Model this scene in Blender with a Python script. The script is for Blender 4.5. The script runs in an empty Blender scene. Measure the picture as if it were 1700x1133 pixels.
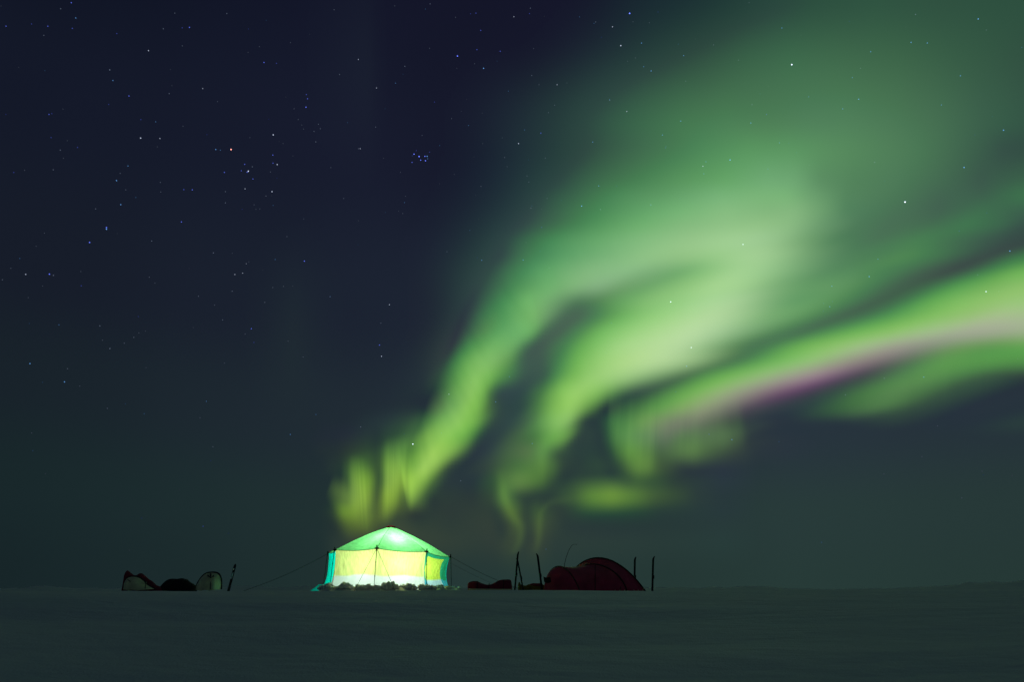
import bpy, bmesh, math, random
import numpy as np
from mathutils import Vector, Matrix, noise

random.seed(7)
rng = np.random.default_rng(11)
scene = bpy.context.scene
COL = scene.collection
R = math.radians

# ------------------------------------------------------------------ camera
W0, H0 = 1700.0, 1133.0
FPX = 1148.0                      # focal length in photo pixels (about 24 mm)
CAMZ = 1.0
TILT = math.atan((980.0 - H0 / 2) / FPX)
cam_d = bpy.data.cameras.new("camera")
cam_d.sensor_width = 36.0
cam_d.lens = FPX / W0 * 36.0
cam_d.clip_start = 0.05
cam_d.clip_end = 80000.0
cam = bpy.data.objects.new("camera", cam_d)
COL.objects.link(cam)
cam.location = (0, 0, CAMZ)
cam.rotation_euler = (math.pi / 2 + TILT, 0, 0)
scene.camera = cam

CT, ST = math.cos(TILT), math.sin(TILT)


def direction(px, py):
    """unit direction of a spot of sky measured on the photograph"""
    u, v = px - W0 / 2, H0 / 2 - py
    return Vector((u, FPX * CT - v * ST, FPX * ST + v * CT)).normalized()


def at(px, py, Y):
    d = direction(px, py)
    return Vector((0, 0, CAMZ)) + d * (Y / d.y)


# ------------------------------------------------------------------ view, night sky
scene.view_settings.view_transform = 'Standard'
scene.view_settings.look = 'None'
scene.view_settings.exposure = 0.0
scene.view_settings.gamma = 1.0
scene.cycles.transparent_max_bounces = 48
scene.cycles.max_bounces = 10
scene.cycles.transmission_bounces = 8
scene.cycles.sample_clamp_indirect = 4.0


def lin(c):
    out = []
    for v in c:
        v = v / 255.0
        out.append(v / 12.92 if v <= 0.04045 else ((v + 0.055) / 1.055) ** 2.4)
    return out


world = bpy.data.worlds.new("World")
scene.world = world
world.use_nodes = True
wn, wl = world.node_tree.nodes, world.node_tree.links
wn.clear()
w_out = wn.new('ShaderNodeOutputWorld')
w_bg = wn.new('ShaderNodeBackground')
w_tc = wn.new('ShaderNodeTexCoord')
w_sep = wn.new('ShaderNodeSeparateXYZ')
w_ramp = wn.new('ShaderNodeValToRGB')
w_rampl = wn.new('ShaderNodeValToRGB')
wl.new(w_tc.outputs['Generated'], w_sep.inputs[0])


def fill_ramp(r, stops):
    e = r.color_ramp.elements
    e[0].position, e[0].color = stops[0][0], (*lin(stops[0][1]), 1)
    e[1].position, e[1].color = stops[-1][0], (*lin(stops[-1][1]), 1)
    for p, c in stops[1:-1]:
        k = e.new(p)
        k.color = (*lin(c), 1)
    r.color_ramp.interpolation = 'EASE'


# airglow over the ice: greenish low, slate blue above, navy towards the zenith
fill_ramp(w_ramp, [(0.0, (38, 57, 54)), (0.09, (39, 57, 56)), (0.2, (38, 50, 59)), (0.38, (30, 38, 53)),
                   (0.58, (24, 27, 46)), (0.80, (21, 22, 42)), (1.0, (44, 66, 58))])   # overhead glow out of view, added to brighten the snow
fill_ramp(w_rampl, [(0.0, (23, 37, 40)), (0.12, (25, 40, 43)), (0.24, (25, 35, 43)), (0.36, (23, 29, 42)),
                    (0.55, (20, 25, 41)), (0.72, (13, 18, 33)), (0.80, (14, 20, 34)), (1.0, (40, 60, 54))])  # top stops carry the same added overhead glow
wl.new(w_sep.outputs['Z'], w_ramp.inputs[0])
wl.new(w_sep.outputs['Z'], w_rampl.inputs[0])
w_mr = wn.new('ShaderNodeMapRange')
w_mr.interpolation_type = 'SMOOTHSTEP'
w_mr.inputs['From Min'].default_value = -0.62
w_mr.inputs['From Max'].default_value = 0.12
wl.new(w_sep.outputs['X'], w_mr.inputs['Value'])
w_mix = wn.new('ShaderNodeMix')
w_mix.data_type = 'RGBA'
wl.new(w_mr.outputs[0], w_mix.inputs[0])
wl.new(w_rampl.outputs[0], w_mix.inputs[6])
wl.new(w_ramp.outputs[0], w_mix.inputs[7])
# faint broad unevenness of the airglow
w_ns = wn.new('ShaderNodeTexNoise')
w_ns.inputs['Scale'].default_value = 1.7
w_ns.inputs['Detail'].default_value = 1.5
w_map = wn.new('ShaderNodeMapping')
w_map.inputs['Scale'].default_value = (2.2, 2.2, 0.5)
wl.new(w_tc.outputs['Generated'], w_map.inputs[0])
wl.new(w_map.outputs[0], w_ns.inputs['Vector'])
w_nm = wn.new('ShaderNodeMapRange')
w_nm.inputs['From Min'].default_value = 0.25
w_nm.inputs['From Max'].default_value = 0.75
w_nm.inputs['To Min'].default_value = 0.9
w_nm.inputs['To Max'].default_value = 1.1
wl.new(w_ns.outputs[0], w_nm.inputs['Value'])
w_mul = wn.new('ShaderNodeMix')
w_mul.data_type = 'RGBA'
w_mul.blend_type = 'MULTIPLY'
w_mul.inputs[0].default_value = 1.0
wl.new(w_mix.outputs[2], w_mul.inputs[6])
wl.new(w_nm.outputs[0], w_mul.inputs[7])
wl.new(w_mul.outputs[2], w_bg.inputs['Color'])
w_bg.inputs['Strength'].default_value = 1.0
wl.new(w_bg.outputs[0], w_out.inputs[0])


# ------------------------------------------------------------------ helpers
def tag(o, label=None, cat=None, group=None, kind=None):
    if label:
        o['label'] = label
    if cat:
        o['category'] = cat
    if group:
        o['group'] = group
    if kind:
        o['kind'] = kind
    return o


def empty(name, loc, rz=0.0):
    o = bpy.data.objects.new(name, None)
    o.empty_display_size = 0.2
    COL.objects.link(o)
    o.location = loc
    o.rotation_euler = (0, 0, rz)
    return o


def mesh_obj(name, verts, faces, mats, parent=None, smooth=True, mat_idx=None):
    me = bpy.data.meshes.new(name)
    off = Vector((0, 0, 0))
    if parent is not None:
        off = parent.location if parent.parent is None else Vector((0, 0, 0))
    me.from_pydata([tuple(Vector(v) - off) for v in verts], [], faces)
    me.update()
    if not isinstance(mats, (list, tuple)):
        mats = [mats]
    for m in mats:
        me.materials.append(m)
    if smooth:
        me.polygons.foreach_set('use_smooth', [True] * len(me.polygons))
    if mat_idx is not None:
        me.polygons.foreach_set('material_index', mat_idx)
    o = bpy.data.objects.new(name, me)
    COL.objects.link(o)
    if parent is not None:
        o.parent = parent
    return o


def child_of_mesh(o, parent_mesh_obj):
    """make o a sub-part: its vertices already share the root's frame"""
    o.parent = parent_mesh_obj
    return o


def catmull(pts, n):
    """resample a list of tuples with a Catmull-Rom spline, n samples"""
    P = np.array(pts, float)
    m = len(P)
    P = np.vstack([2 * P[0] - P[1], P, 2 * P[-1] - P[-2]])
    u = np.linspace(0, m - 1, n)
    i = np.minimum(u.astype(int), m - 2)
    f = (u - i)[:, None]
    p0, p1, p2, p3 = P[i], P[i + 1], P[i + 2], P[i + 3]
    return 0.5 * ((2 * p1) + (-p0 + p2) * f + (2 * p0 - 5 * p1 + 4 * p2 - p3) * f * f + (-p0 + 3 * p1 - 3 * p2 + p3) * f ** 3)


def tube(pts, rad, seg=8, cap=True):
    """verts, faces of a tube through pts; rad is a number or a list"""
    pts = [Vector(p) for p in pts]
    n = len(pts)
    if not isinstance(rad, (list, tuple)):
        rad = [rad] * n
    vs, fs = [], []
    ref = None
    for i, p in enumerate(pts):
        t = (pts[min(i + 1, n - 1)] - pts[max(i - 1, 0)]).normalized()
        if ref is None:
            ref = Vector((0, 1, 0)) if abs(t.y) < 0.9 else Vector((1, 0, 0))
        a = t.cross(ref).normalized()
        b = t.cross(a).normalized()
        ref = -t.cross(a).cross(t).normalized() if False else ref
        for k in range(seg):
            an = 2 * math.pi * k / seg
            vs.append(p + (a * math.cos(an) + b * math.sin(an)) * rad[i])
    for i in range(n - 1):
        for k in range(seg):
            fs.append((i * seg + k, i * seg + (k + 1) % seg, (i + 1) * seg + (k + 1) % seg, (i + 1) * seg + k))
    if cap:
        fs.append(tuple(range(seg - 1, -1, -1)))
        fs.append(tuple((n - 1) * seg + k for k in range(seg)))
    return vs, fs


def join(*parts):
    V, Fc = [], []
    for vs, fs in parts:
        o = len(V)
        V += list(vs)
        Fc += [tuple(i + o for i in f) for f in fs]
    return V, Fc


def box(c, s, rot=None):
    c = Vector(c)
    vs = []
    for z in (-1, 1):
        for x, y in ((-1, -1), (1, -1), (1, 1), (-1, 1)):
            v = Vector((x * s[0] / 2, y * s[1] / 2, z * s[2] / 2))
            if rot:
                v = rot @ v
            vs.append(c + v)
    fs = [(3, 2, 1, 0), (4, 5, 6, 7), (0, 1, 5, 4), (1, 2, 6, 5), (2, 3, 7, 6), (3, 0, 4, 7)]
    return vs, fs


def grid_faces(nu, nv, wrap=False):
    fs = []
    for i in range(nu - 1):
        for j in range(nv - 1 if not wrap else nv):
            j2 = (j + 1) % nv
            fs.append((i * nv + j, i * nv + j2, (i + 1) * nv + j2, (i + 1) * nv + j))
    return fs


def smooth_noise(x, y=0.0, z=0.0):
    return noise.noise(Vector((x, y, z)))


# ------------------------------------------------------------------ materials
def principled(name, color, rough=0.7, spec=0.3, nscale=0, namt=0.15, bump=0.0, bscale=20, metal=0.0, sheen=0.0):
    m = bpy.data.materials.new(name)
    m.use_nodes = True
    nt = m.node_tree
    b = nt.nodes['Principled BSDF']
    b.inputs['Base Color'].default_value = (*color, 1)
    b.inputs['Roughness'].default_value = rough
    b.inputs['Specular IOR Level'].default_value = spec
    b.inputs['Metallic'].default_value = metal
    tc = nt.nodes.new('ShaderNodeTexCoord')
    if nscale:
        ns = nt.nodes.new('ShaderNodeTexNoise')
        ns.inputs['Scale'].default_value = nscale
        ns.inputs['Detail'].default_value = 4
        nt.links.new(tc.outputs['Object'], ns.inputs['Vector'])
        cr = nt.nodes.new('ShaderNodeValToRGB')
        cr.color_ramp.elements[0].position = 0.3
        cr.color_ramp.elements[1].position = 0.7
        cr.color_ramp.elements[0].color = (*[c * (1 - namt) for c in color], 1)
        cr.color_ramp.elements[1].color = (*[min(1, c * (1 + namt)) for c in color], 1)
        nt.links.new(ns.outputs[0], cr.inputs[0])
        nt.links.new(cr.outputs[0], b.inputs['Base Color'])
    if bump:
        n2 = nt.nodes.new('ShaderNodeTexNoise')
        n2.inputs['Scale'].default_value = bscale
        n2.inputs['Detail'].default_value = 3
        nt.links.new(tc.outputs['Object'], n2.inputs['Vector'])
        bp = nt.nodes.new('ShaderNodeBump')
        bp.inputs['Strength'].default_value = bump
        bp.inputs['Distance'].default_value = 0.02
        nt.links.new(n2.outputs[0], bp.inputs['Height'])
        nt.links.new(bp.outputs[0], b.inputs['Normal'])
    return m


def fabric(name, color, trans=0.75, nscale=3.0, namt=0.12, wscale=(6, 6, 1.2), bump=0.25, below=None):
    """thin tent cloth: part of the light passes through, part scatters back"""
    m = bpy.data.materials.new(name)
    m.use_nodes = True
    nt = m.node_tree
    nt.nodes.clear()
    out = nt.nodes.new('ShaderNodeOutputMaterial')
    tr = nt.nodes.new('ShaderNodeBsdfTranslucent')
    df = nt.nodes.new('ShaderNodeBsdfDiffuse')
    mx = nt.nodes.new('ShaderNodeMixShader')
    mx.inputs[0].default_value = trans
    tc = nt.nodes.new('ShaderNodeTexCoord')
    mp = nt.nodes.new('ShaderNodeMapping')
    mp.inputs['Scale'].default_value = wscale
    ns = nt.nodes.new('ShaderNodeTexNoise')
    ns.inputs['Scale'].default_value = nscale
    ns.inputs['Detail'].default_value = 3
    cr = nt.nodes.new('ShaderNodeValToRGB')
    cr.color_ramp.elements[0].position = 0.3
    cr.color_ramp.elements[1].position = 0.65
    cr.color_ramp.elements[0].color = (*[c * (1 - namt) for c in color], 1)
    cr.color_ramp.elements[1].color = (*[min(1, c * (1 + namt * 0.5)) for c in color], 1)
    bp = nt.nodes.new('ShaderNodeBump')
    bp.inputs['Strength'].default_value = bump
    bp.inputs['Distance'].default_value = 0.05
    L = nt.links.new
    L(tc.outputs['Object'], mp.inputs[0])
    L(mp.outputs[0], ns.inputs['Vector'])
    L(ns.outputs[0], cr.inputs[0])
    L(ns.outputs[0], bp.inputs['Height'])
    col = cr.outputs[0]
    if below:                        # a second cloth sewn on below a wavering seam
        sp = nt.nodes.new('ShaderNodeSeparateXYZ')
        L(tc.outputs['Object'], sp.inputs[0])
        n3 = nt.nodes.new('ShaderNodeTexNoise')
        n3.inputs['Scale'].default_value = 0.8
        n3.inputs['Detail'].default_value = 2
        L(tc.outputs['Object'], n3.inputs['Vector'])
        ma = nt.nodes.new('ShaderNodeMath')
        ma.operation = 'MULTIPLY_ADD'
        ma.inputs[1].default_value = 0.25
        L(n3.outputs[0], ma.inputs[0])
        L(sp.outputs['Z'], ma.inputs[2])
        mr = nt.nodes.new('ShaderNodeMapRange')
        mr.interpolation_type = 'SMOOTHSTEP'
        mr.inputs['From Min'].default_value = below[1] + 0.125 - 0.05
        mr.inputs['From Max'].default_value = below[1] + 0.125 + 0.05
        L(ma.outputs[0], mr.inputs['Value'])
        mc = nt.nodes.new('ShaderNodeMix')
        mc.data_type = 'RGBA'
        mc.inputs[6].default_value = (*below[0], 1)
        L(mr.outputs[0], mc.inputs[0])
        L(cr.outputs[0], mc.inputs[7])
        col = mc.outputs[2]
    L(col, tr.inputs['Color'])
    L(col, df.inputs['Color'])
    L(bp.outputs[0], tr.inputs['Normal'])
    L(bp.outputs[0], df.inputs['Normal'])
    L(df.outputs[0], mx.inputs[1])
    L(tr.outputs[0], mx.inputs[2])
    L(mx.outputs[0], out.inputs[0])
    return m


def snow_material(name, albedo=0.62, bs=0.35, scale=1.0):
    m = bpy.data.materials.new(name)
    m.use_nodes = True
    nt = m.node_tree
    b = nt.nodes['Principled BSDF']
    b.inputs['Roughness'].default_value = 0.75
    b.inputs['Specular IOR Level'].default_value = 0.2
    tc = nt.nodes.new('ShaderNodeTexCoord')
    L = nt.links.new

    def noi(sc, det, mapping):
        mp = nt.nodes.new('ShaderNodeMapping')
        mp.inputs['Scale'].default_value = mapping
        n = nt.nodes.new('ShaderNodeTexNoise')
        n.inputs['Scale'].default_value = sc
        n.inputs['Detail'].default_value = det
        L(tc.outputs['Object'], mp.inputs[0])
        L(mp.outputs[0], n.inputs['Vector'])
        return n
    n1 = noi(0.35 * scale, 5, (0.35, 1.0, 1.0))
    n2 = noi(3.0 * scale, 6, (0.5, 1.0, 1.0))
    n3 = noi(40.0 * scale, 3, (1, 1, 1))
    cr = nt.nodes.new('ShaderNodeValToRGB')
    cr.color_ramp.elements[0].position = 0.3
    cr.color_ramp.elements[1].position = 0.7
    cr.color_ramp.elements[0].color = (albedo * 0.84, albedo * 0.87, albedo * 0.95, 1)
    cr.color_ramp.elements[1].color = (albedo, albedo, albedo * 1.02, 1)
    L(n1.outputs[0], cr.inputs[0])
    L(cr.outputs[0], b.inputs['Base Color'])
    add = nt.nodes.new('ShaderNodeMath')
    add.operation = 'MULTIPLY_ADD'
    add.inputs[1].default_value = 0.15
    L(n3.outputs[0], add.inputs[0])
    L(n2.outputs[0], add.inputs[2])
    bp = nt.nodes.new('ShaderNodeBump')
    bp.inputs['Strength'].default_value = bs
    bp.inputs['Distance'].default_value = 0.09
    L(add.outputs[0], bp.inputs['Height'])
    L(bp.outputs[0], b.inputs['Normal'])
    return m


def glow_material(name):
    """light given off by the upper air: adds to what lies behind it"""
    m = bpy.data.materials.new(name)
    m.use_nodes = True
    nt = m.node_tree
    nt.nodes.clear()
    out = nt.nodes.new('ShaderNodeOutputMaterial')
    em = nt.nodes.new('ShaderNodeEmission')
    tp = nt.nodes.new('ShaderNodeBsdfTransparent')
    ad = nt.nodes.new('ShaderNodeAddShader')
    at_ = nt.nodes.new('ShaderNodeAttribute')
    at_.attribute_name = 'glow'
    nt.links.new(at_.outputs['Color'], em.inputs['Color'])
    nt.links.new(em.outputs[0], ad.inputs[0])
    nt.links.new(tp.outputs[0], ad.inputs[1])
    nt.links.new(ad.outputs[0], out.inputs[0])
    try:
        m.cycles.emission_sampling = 'NONE'
    except Exception:
        pass
    return m


M = {}
M['snow'] = snow_material('snow', 0.80, 0.6)
M['snow_lump'] = snow_material('snow_lump', 0.85, 0.6, 3.0)
_b = M['snow_lump'].node_tree.nodes['Principled BSDF']
_b.inputs['Subsurface Weight'].default_value = 0.6
_b.inputs['Subsurface Radius'].default_value = (0.10, 0.12, 0.13)
_b.inputs['Subsurface Scale'].default_value = 1.0
M['aurora'] = glow_material('aurora_light')
M['roof'] = fabric('roof_cloth', (0.17, 0.66, 0.21), 0.72, 2.0, 0.18, (3, 3, 3))
M['yellow'] = fabric('yellow_cloth', (0.80, 0.83, 0.30), 0.72)
M['white'] = fabric('white_cloth', (0.86, 0.90, 0.80), 0.75)
M['wall'] = fabric('yellow_and_white_cloth', (0.75, 0.84, 0.29), 0.72, 3.0, 0.2, below=((0.70, 0.80, 0.78), 0.56))
M['lime'] = fabric('lime_and_white_cloth', (0.48, 0.68, 0.08), 0.70, 5.0, 0.3, below=((0.42, 0.66, 0.74), 0.46))
M['cyan'] = fabric('cyan_cloth', (0.0, 0.78, 0.66), 0.72)
M['green'] = fabric('green_cloth', (0.02, 0.32, 0.16), 0.72)
M['blue'] = fabric('blue_cloth', (0.05, 0.38, 0.50), 0.72)
M['seam'] = principled('seam_tape', (0.01, 0.10, 0.05), 0.8)
M['cap'] = fabric('red_cap_cloth', (0.10, 0.004, 0.012), 0.6)
M['dark'] = principled('dark_pole', (0.012, 0.013, 0.015), 0.5, 0.3)
M['cord'] = principled('guy_cord', (0.03, 0.035, 0.03), 0.8)
M['red'] = principled('dark_red_cloth', (0.24, 0.018, 0.04), 0.75, 0.25, 4, 0.25, 0.5, 9)
M['redtent'] = principled('maroon_tent_cloth', (0.52, 0.035, 0.08), 0.5, 0.4, 2.2, 0.3, 0.9, 4)
M['black'] = principled('black_bag', (0.012, 0.009, 0.011), 0.8, 0.2, 6, 0.3, 0.5, 12)
M['hull'] = principled('pale_hull', (0.78, 0.76, 0.40), 0.28, 0.5, 5, 0.15, 0.2, 6)
M['reflect'] = principled('pale_stripe', (0.75, 0.8, 0.8), 0.3, 0.5)
M['ochre'] = principled('ochre_cloth', (0.20, 0.14, 0.02), 0.75, 0.2, 6, 0.3, 0.4, 12)


# ------------------------------------------------------------------ the snow plain
def sstep(a, b, x):
    t = max(0.0, min(1.0, (x - a) / (b - a)))
    return t * t * (3 - 2 * t)


def ground(x, y):
    r = math.hypot(x, y)
    if r < 1e-6:
        r = 1e-6
    z = 0.965 * sstep(0, 23, r) ** 0.8
    z -= 0.02 * sstep(23, 27, r)
    z -= 0.12 * sstep(48, 130, r)
    # wind-shaped drifts, longer across the view than along it
    calm = sstep(3, 14, r)
    calm *= 1 - 0.6 * sstep(19, 24, r) * (1 - sstep(38, 50, r))
    z += calm * 0.06 * smooth_noise(x * 0.09 + 3.1, y * 0.22, 1.0)
    z += calm * 0.035 * smooth_noise(x * 0.30, y * 0.75, 5.0)
    z += 0.012 * smooth_noise(x * 1.1, y * 2.4, 9.0)
    z += 0.085 * sstep(3, 9, r) * (1 - sstep(15, 20, r)) * smooth_noise(x * 0.22 + 7, y * 0.6, 3.0)
    # low rough ridges far out
    far = 1.9 * sstep(50, 95, y) * (1 - sstep(240, 500, r))
    if far > 0:
        az = x / max(y, 1)
        amp = 0.9 + 1.0 * sstep(0.42, 0.72, az) + 0.4 * sstep(-0.5, -0.75, -abs(az) if az < 0 else 0)
        n = smooth_noise(x * 0.035, y * 0.02, 2.0) * 0.6 + smooth_noise(x * 0.12, y * 0.06, 4.0) * 0.35 + smooth_noise(x * 0.4, y * 0.2, 6.0) * 0.18
        z += far * amp * (n + 0.30 * sstep(0.5, 0.75, az) - 0.02) * 0.9
    # sastrugi at the left edge of the camp
    lf = math.exp(-((x + 19) / 4.5) ** 2 - ((y - 31) / 5) ** 2)
    z += lf * 0.10 * abs(smooth_noise(x * 1.2, y * 0.5, 7.0)) * 1.8
    return z


def build_ground():
    ang = list(np.linspace(R(-56), R(56), 470)) + list(np.linspace(R(56), R(304), 60))[1:-1]
    rad = list(np.geomspace(0.4, 60, 230)) + list(np.geomspace(60, 14000, 130))[1:]
    na = len(ang)
    vs = [(0, 0, ground(0, 0))]
    for r in rad:
        for a in ang:
            x, y = r * math.sin(a), r * math.cos(a)
            vs.append((x, y, ground(x, y)))
    fs = []
    for k in range(na):
        fs.append((0, 1 + (k + 1) % na, 1 + k))
    for i in range(len(rad) - 1):
        for k in range(na):
            k2 = (k + 1) % na
            fs.append((1 + i * na + k, 1 + i * na + k2, 1 + (i + 1) * na + k2, 1 + (i + 1) * na + k))
    o = mesh_obj('snow_ground', vs, fs, M['snow'])
    tag(o, kind='structure')


build_ground()


def on_ground(px, Y):
    """point of the snow under photo column px at distance Y"""
    x = (px - W0 / 2) / (FPX * CT + 410 * ST) * Y
    return Vector((x, Y, ground(x, Y)))


KX = 1.0 / (FPX * CT + 395 * ST)      # metres per photo pixel per metre of distance
KZ = FPX * KX * KX


def xz(px, py, Y):
    p = at(px, py, Y)
    return p.x, p.z


# ------------------------------------------------------------------ aurora
def aurora_mesh(name, pos, colr, nu, nv, label, thr=0.0025):
    val = colr.reshape(-1, 3).max(axis=1)
    fs = []
    keep = val > thr
    for i in range(nu - 1):
        for j in range(nv - 1):
            q = (i * nv + j, i * nv + j + 1, (i + 1) * nv + j + 1, (i + 1) * nv + j)
            if keep[q[0]] or keep[q[1]] or keep[q[2]] or keep[q[3]]:
                fs.append(q)
    used = sorted({k for f in fs for k in f})
    idx = {k: n for n, k in enumerate(used)}
    fs = [tuple(idx[k] for k in f) for f in fs]
    P = pos.reshape(-1, 3)[used]
    Cc = colr.reshape(-1, 3)[used]
    o = mesh_obj(name, [tuple(p) for p in P], fs, M['aurora'])
    a = o.data.color_attributes.new('glow', 'FLOAT_COLOR', 'POINT')
    a.data.foreach_set('color', np.hstack([Cc, np.ones((len(Cc), 1))]).astype(np.float32).ravel())
    return o


def dirs(px, py):
    u, v = px - W0 / 2, H0 / 2 - py
    d = np.stack([u, FPX * CT - v * ST, FPX * ST + v * CT], axis=-1)
    return d / np.linalg.norm(d, axis=-1, keepdims=True)


def ss(x):
    x = np.clip(x, 0, 1)
    return x * x * (3 - 2 * x)


SHEETS = []


def air_tint(py, colr_white):
    """low in the sky the light is yellow-green, higher up paler and cooler"""
    r = np.interp(py, [200, 450, 600, 750, 850], [.27, .30, .34, .42, .52]) + 0.50 * np.clip(colr_white, 0, .8)
    b = np.interp(py, [200, 450, 600, 750, 850], [.38, .34, .22, .10, .05]) + 0.24 * np.clip(colr_white, 0, .8)
    return np.stack([r, np.ones_like(r), b], axis=-1)


def curtain(ctrl, cols, tau=0.25, pw=1.3, n=220, m=44, ray=0.0, rfreq=0.05, seed=0, alt=700.0, gauss=False, gain=0.55):
    """a sheet of lit air. ctrl rows: foot of the rays (x, y), their top (x, y), brightness;
    the foot stands at height alt, the sheet rises straight up from there."""
    S = catmull(ctrl, n)
    L, T, A = S[:, 0:2], S[:, 2:4], np.clip(S[:, 4], 0, None) * gain
    # ray structure along the sheet
    arc = np.concatenate([[0], np.cumsum(np.hypot(*(L[1:] - L[:-1]).T))])
    rn = np.array([smooth_noise(a * rfreq, seed * 7.3) + 0.5 * smooth_noise(a * rfreq * 2.7, seed * 3.1 + 5) for a in arc])
    A = A * np.clip(1 + ray * rn * 3.0, 0, None)
    A = A * ss(np.linspace(0, 1, n) * 14) * ss((1 - np.linspace(0, 1, n)) * 14)
    t = np.linspace(0, 1, m)
    if gauss:
        f = np.exp(-((t - 0.5) / 0.19) ** 2) - math.exp(-(0.5 / 0.19) ** 2)
        f = np.clip(f, 0, None)
    else:
        f = ss(t / tau) * (1 - ss((t - tau) / (1 - tau))) ** pw
    px = L[:, None, 0] * (1 - t) + T[:, None, 0] * t
    py = L[:, None, 1] * (1 - t) + T[:, None, 1] * t
    d = dirs(px, py)
    hor = np.hypot(d[..., 0], d[..., 1])
    hd = alt * hor[:, :1] / d[:, :1, 2]
    pos = d * (hd / hor)[..., None] + np.array([0, 0, CAMZ])
    ct = np.array([c[0] for c in cols])
    cc = np.array([[np.interp(tt, ct, [c[1][k] for c in cols]) for k in range(3)] for tt in t])
    colr = (A[:, None] * f[None, :])[..., None] * cc[None] * air_tint(py, colr_white=A[:, None] * f[None, :])
    SHEETS.append((px, py, colr))
    return pos, colr, n, m


def band(name, label, sheets, cat='aurora'):
    """one ribbon made of one or more sheets joined in a single mesh"""
    V, Fc, C = [], [], []
    for pos, colr, n, m in sheets:
        val = colr.max(axis=2)
        P = pos.reshape(-1, 3)
        base = len(V)
        V += [tuple(p) for p in P]
        C.append(colr.reshape(-1, 3))
        for i in range(n - 1):
            for j in range(m - 1):
                if max(val[i, j], val[i, j + 1], val[i + 1, j], val[i + 1, j + 1]) > 0.0003:
                    Fc.append((base + i * m + j, base + i * m + j + 1, base + (i + 1) * m + j + 1, base + (i + 1) * m + j))
    C = np.vstack(C)
    used = np.zeros(len(V), bool)
    for f in Fc:
        used[list(f)] = True
    idx = np.cumsum(used) - 1
    V = [v for v, k in zip(V, used) if k]
    C = C[used]
    Fc = [tuple(int(idx[k]) for k in f) for f in Fc]
    o = mesh_obj(name, V, Fc, M['aurora'])
    a = o.data.color_attributes.new('glow', 'FLOAT_COLOR', 'POINT')
    a.data.foreach_set('color', np.hstack([C, np.ones((len(C), 1))]).astype(np.float32).ravel())
    tag(o, label, cat)
    return o


YG = (1.0, 1.0, 0.9)
GR = (0.95, 1.0, 1.0)
MG = (0.85, 1.0, 1.15)
WG = (1.0, 1.0, 1.0)

# left ribbon
ONE = [(0, WG), (1, WG)]
b1_main = curtain([
    (678, 858, 672, 770, 0.0), (684, 850, 677, 745, 0.20), (700, 835, 688, 715, 0.30), (719, 808, 696, 700, 0.38), (750, 775, 708, 665, 0.42),
    (785, 745, 722, 635, 0.42), (802, 715, 735, 605, 0.38), (812, 680, 748, 575, 0.33), (822, 645, 760, 540, 0.30),
    (850, 612, 775, 505, 0.28), (884, 584, 800, 470, 0.27), (902, 552, 818, 435, 0.25), (925, 533, 845, 400, 0.22),
    (960, 516, 880, 380, 0.19), (1010, 498, 935, 360, 0.16), (1070, 476, 1010, 340, 0.12), (1130, 454, 1090, 320, 0.06),
    (1190, 436, 1160, 300, 0.0)],
    [(0, (1.15, 1, 1.3)), (0.3, WG), (1, WG)], tau=0.42, pw=0.9, n=330, ray=0.05, rfreq=0.02, seed=1, gain=0.75)
b1_inner = curtain([
    (796, 735, 770, 650, 0.0), (812, 705, 785, 610, 0.06), (826, 668, 798, 575, 0.08), (850, 636, 812, 545, 0.06), (880, 604, 840, 515, 0.06), (898, 566, 862, 480, 0.05),
    (902, 535, 872, 440, 0.0)],
    ONE, tau=0.45, n=120, ray=0.1, rfreq=0.04, seed=2, alt=705)
b1_fa = curtain([
    (560, 850, 566, 760, 0.0), (576, 872, 576, 755, 0.05), (590, 884, 584, 752, 0.17), (600, 890, 592, 752, 0.20), (612, 900, 603, 756, 0.17),
    (622, 895, 614, 764, 0.08), (630, 885, 626, 775, 0.02), (636, 880, 636, 760, 0.0)],
    ONE, tau=0.55, pw=0.8, n=110, m=36, ray=0.12, rfreq=0.10, seed=3, gain=1.0, alt=690)
b1_fc = curtain([
    (622, 888, 632, 730, 0.0), (632, 884, 636, 726, 0.06), (642, 880, 644, 722, 0.19), (654, 868, 656, 720, 0.22), (664, 850, 668, 718, 0.16), (674, 840, 678, 716, 0.05), (684, 835, 686, 716, 0.0)],
    ONE, tau=0.5, pw=0.8, n=90, m=36, ray=0.10, rfreq=0.12, seed=8, gain=1.0, alt=694)
b1_fb = curtain([
    (536, 826, 552, 780, 0.0), (550, 850, 576, 785, 0.10), (566, 870, 596, 795, 0.14), (586, 888, 622, 808, 0.06), (600, 905, 646, 822, 0.0)],
    ONE, tau=0.5, n=60, m=30, seed=4, gain=1.0, alt=695)
b1_v = curtain([
    (660, 800, 652, 725, 0.0), (668, 815, 660, 728, 0.05), (676, 846, 668, 745, 0.15), (684, 856, 678, 745, 0.12), (692, 846, 686, 735, 0.05), (702, 825, 694, 722, 0.0)],
    ONE, tau=0.4, n=80, m=30, seed=5, gain=1.0, alt=698)
band('aurora_ribbon', 'green aurora ribbon rising from behind the glowing tent and bending to the upper right',
     [b1_main, b1_inner, b1_fa, b1_fb, b1_fc, b1_v])

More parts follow.
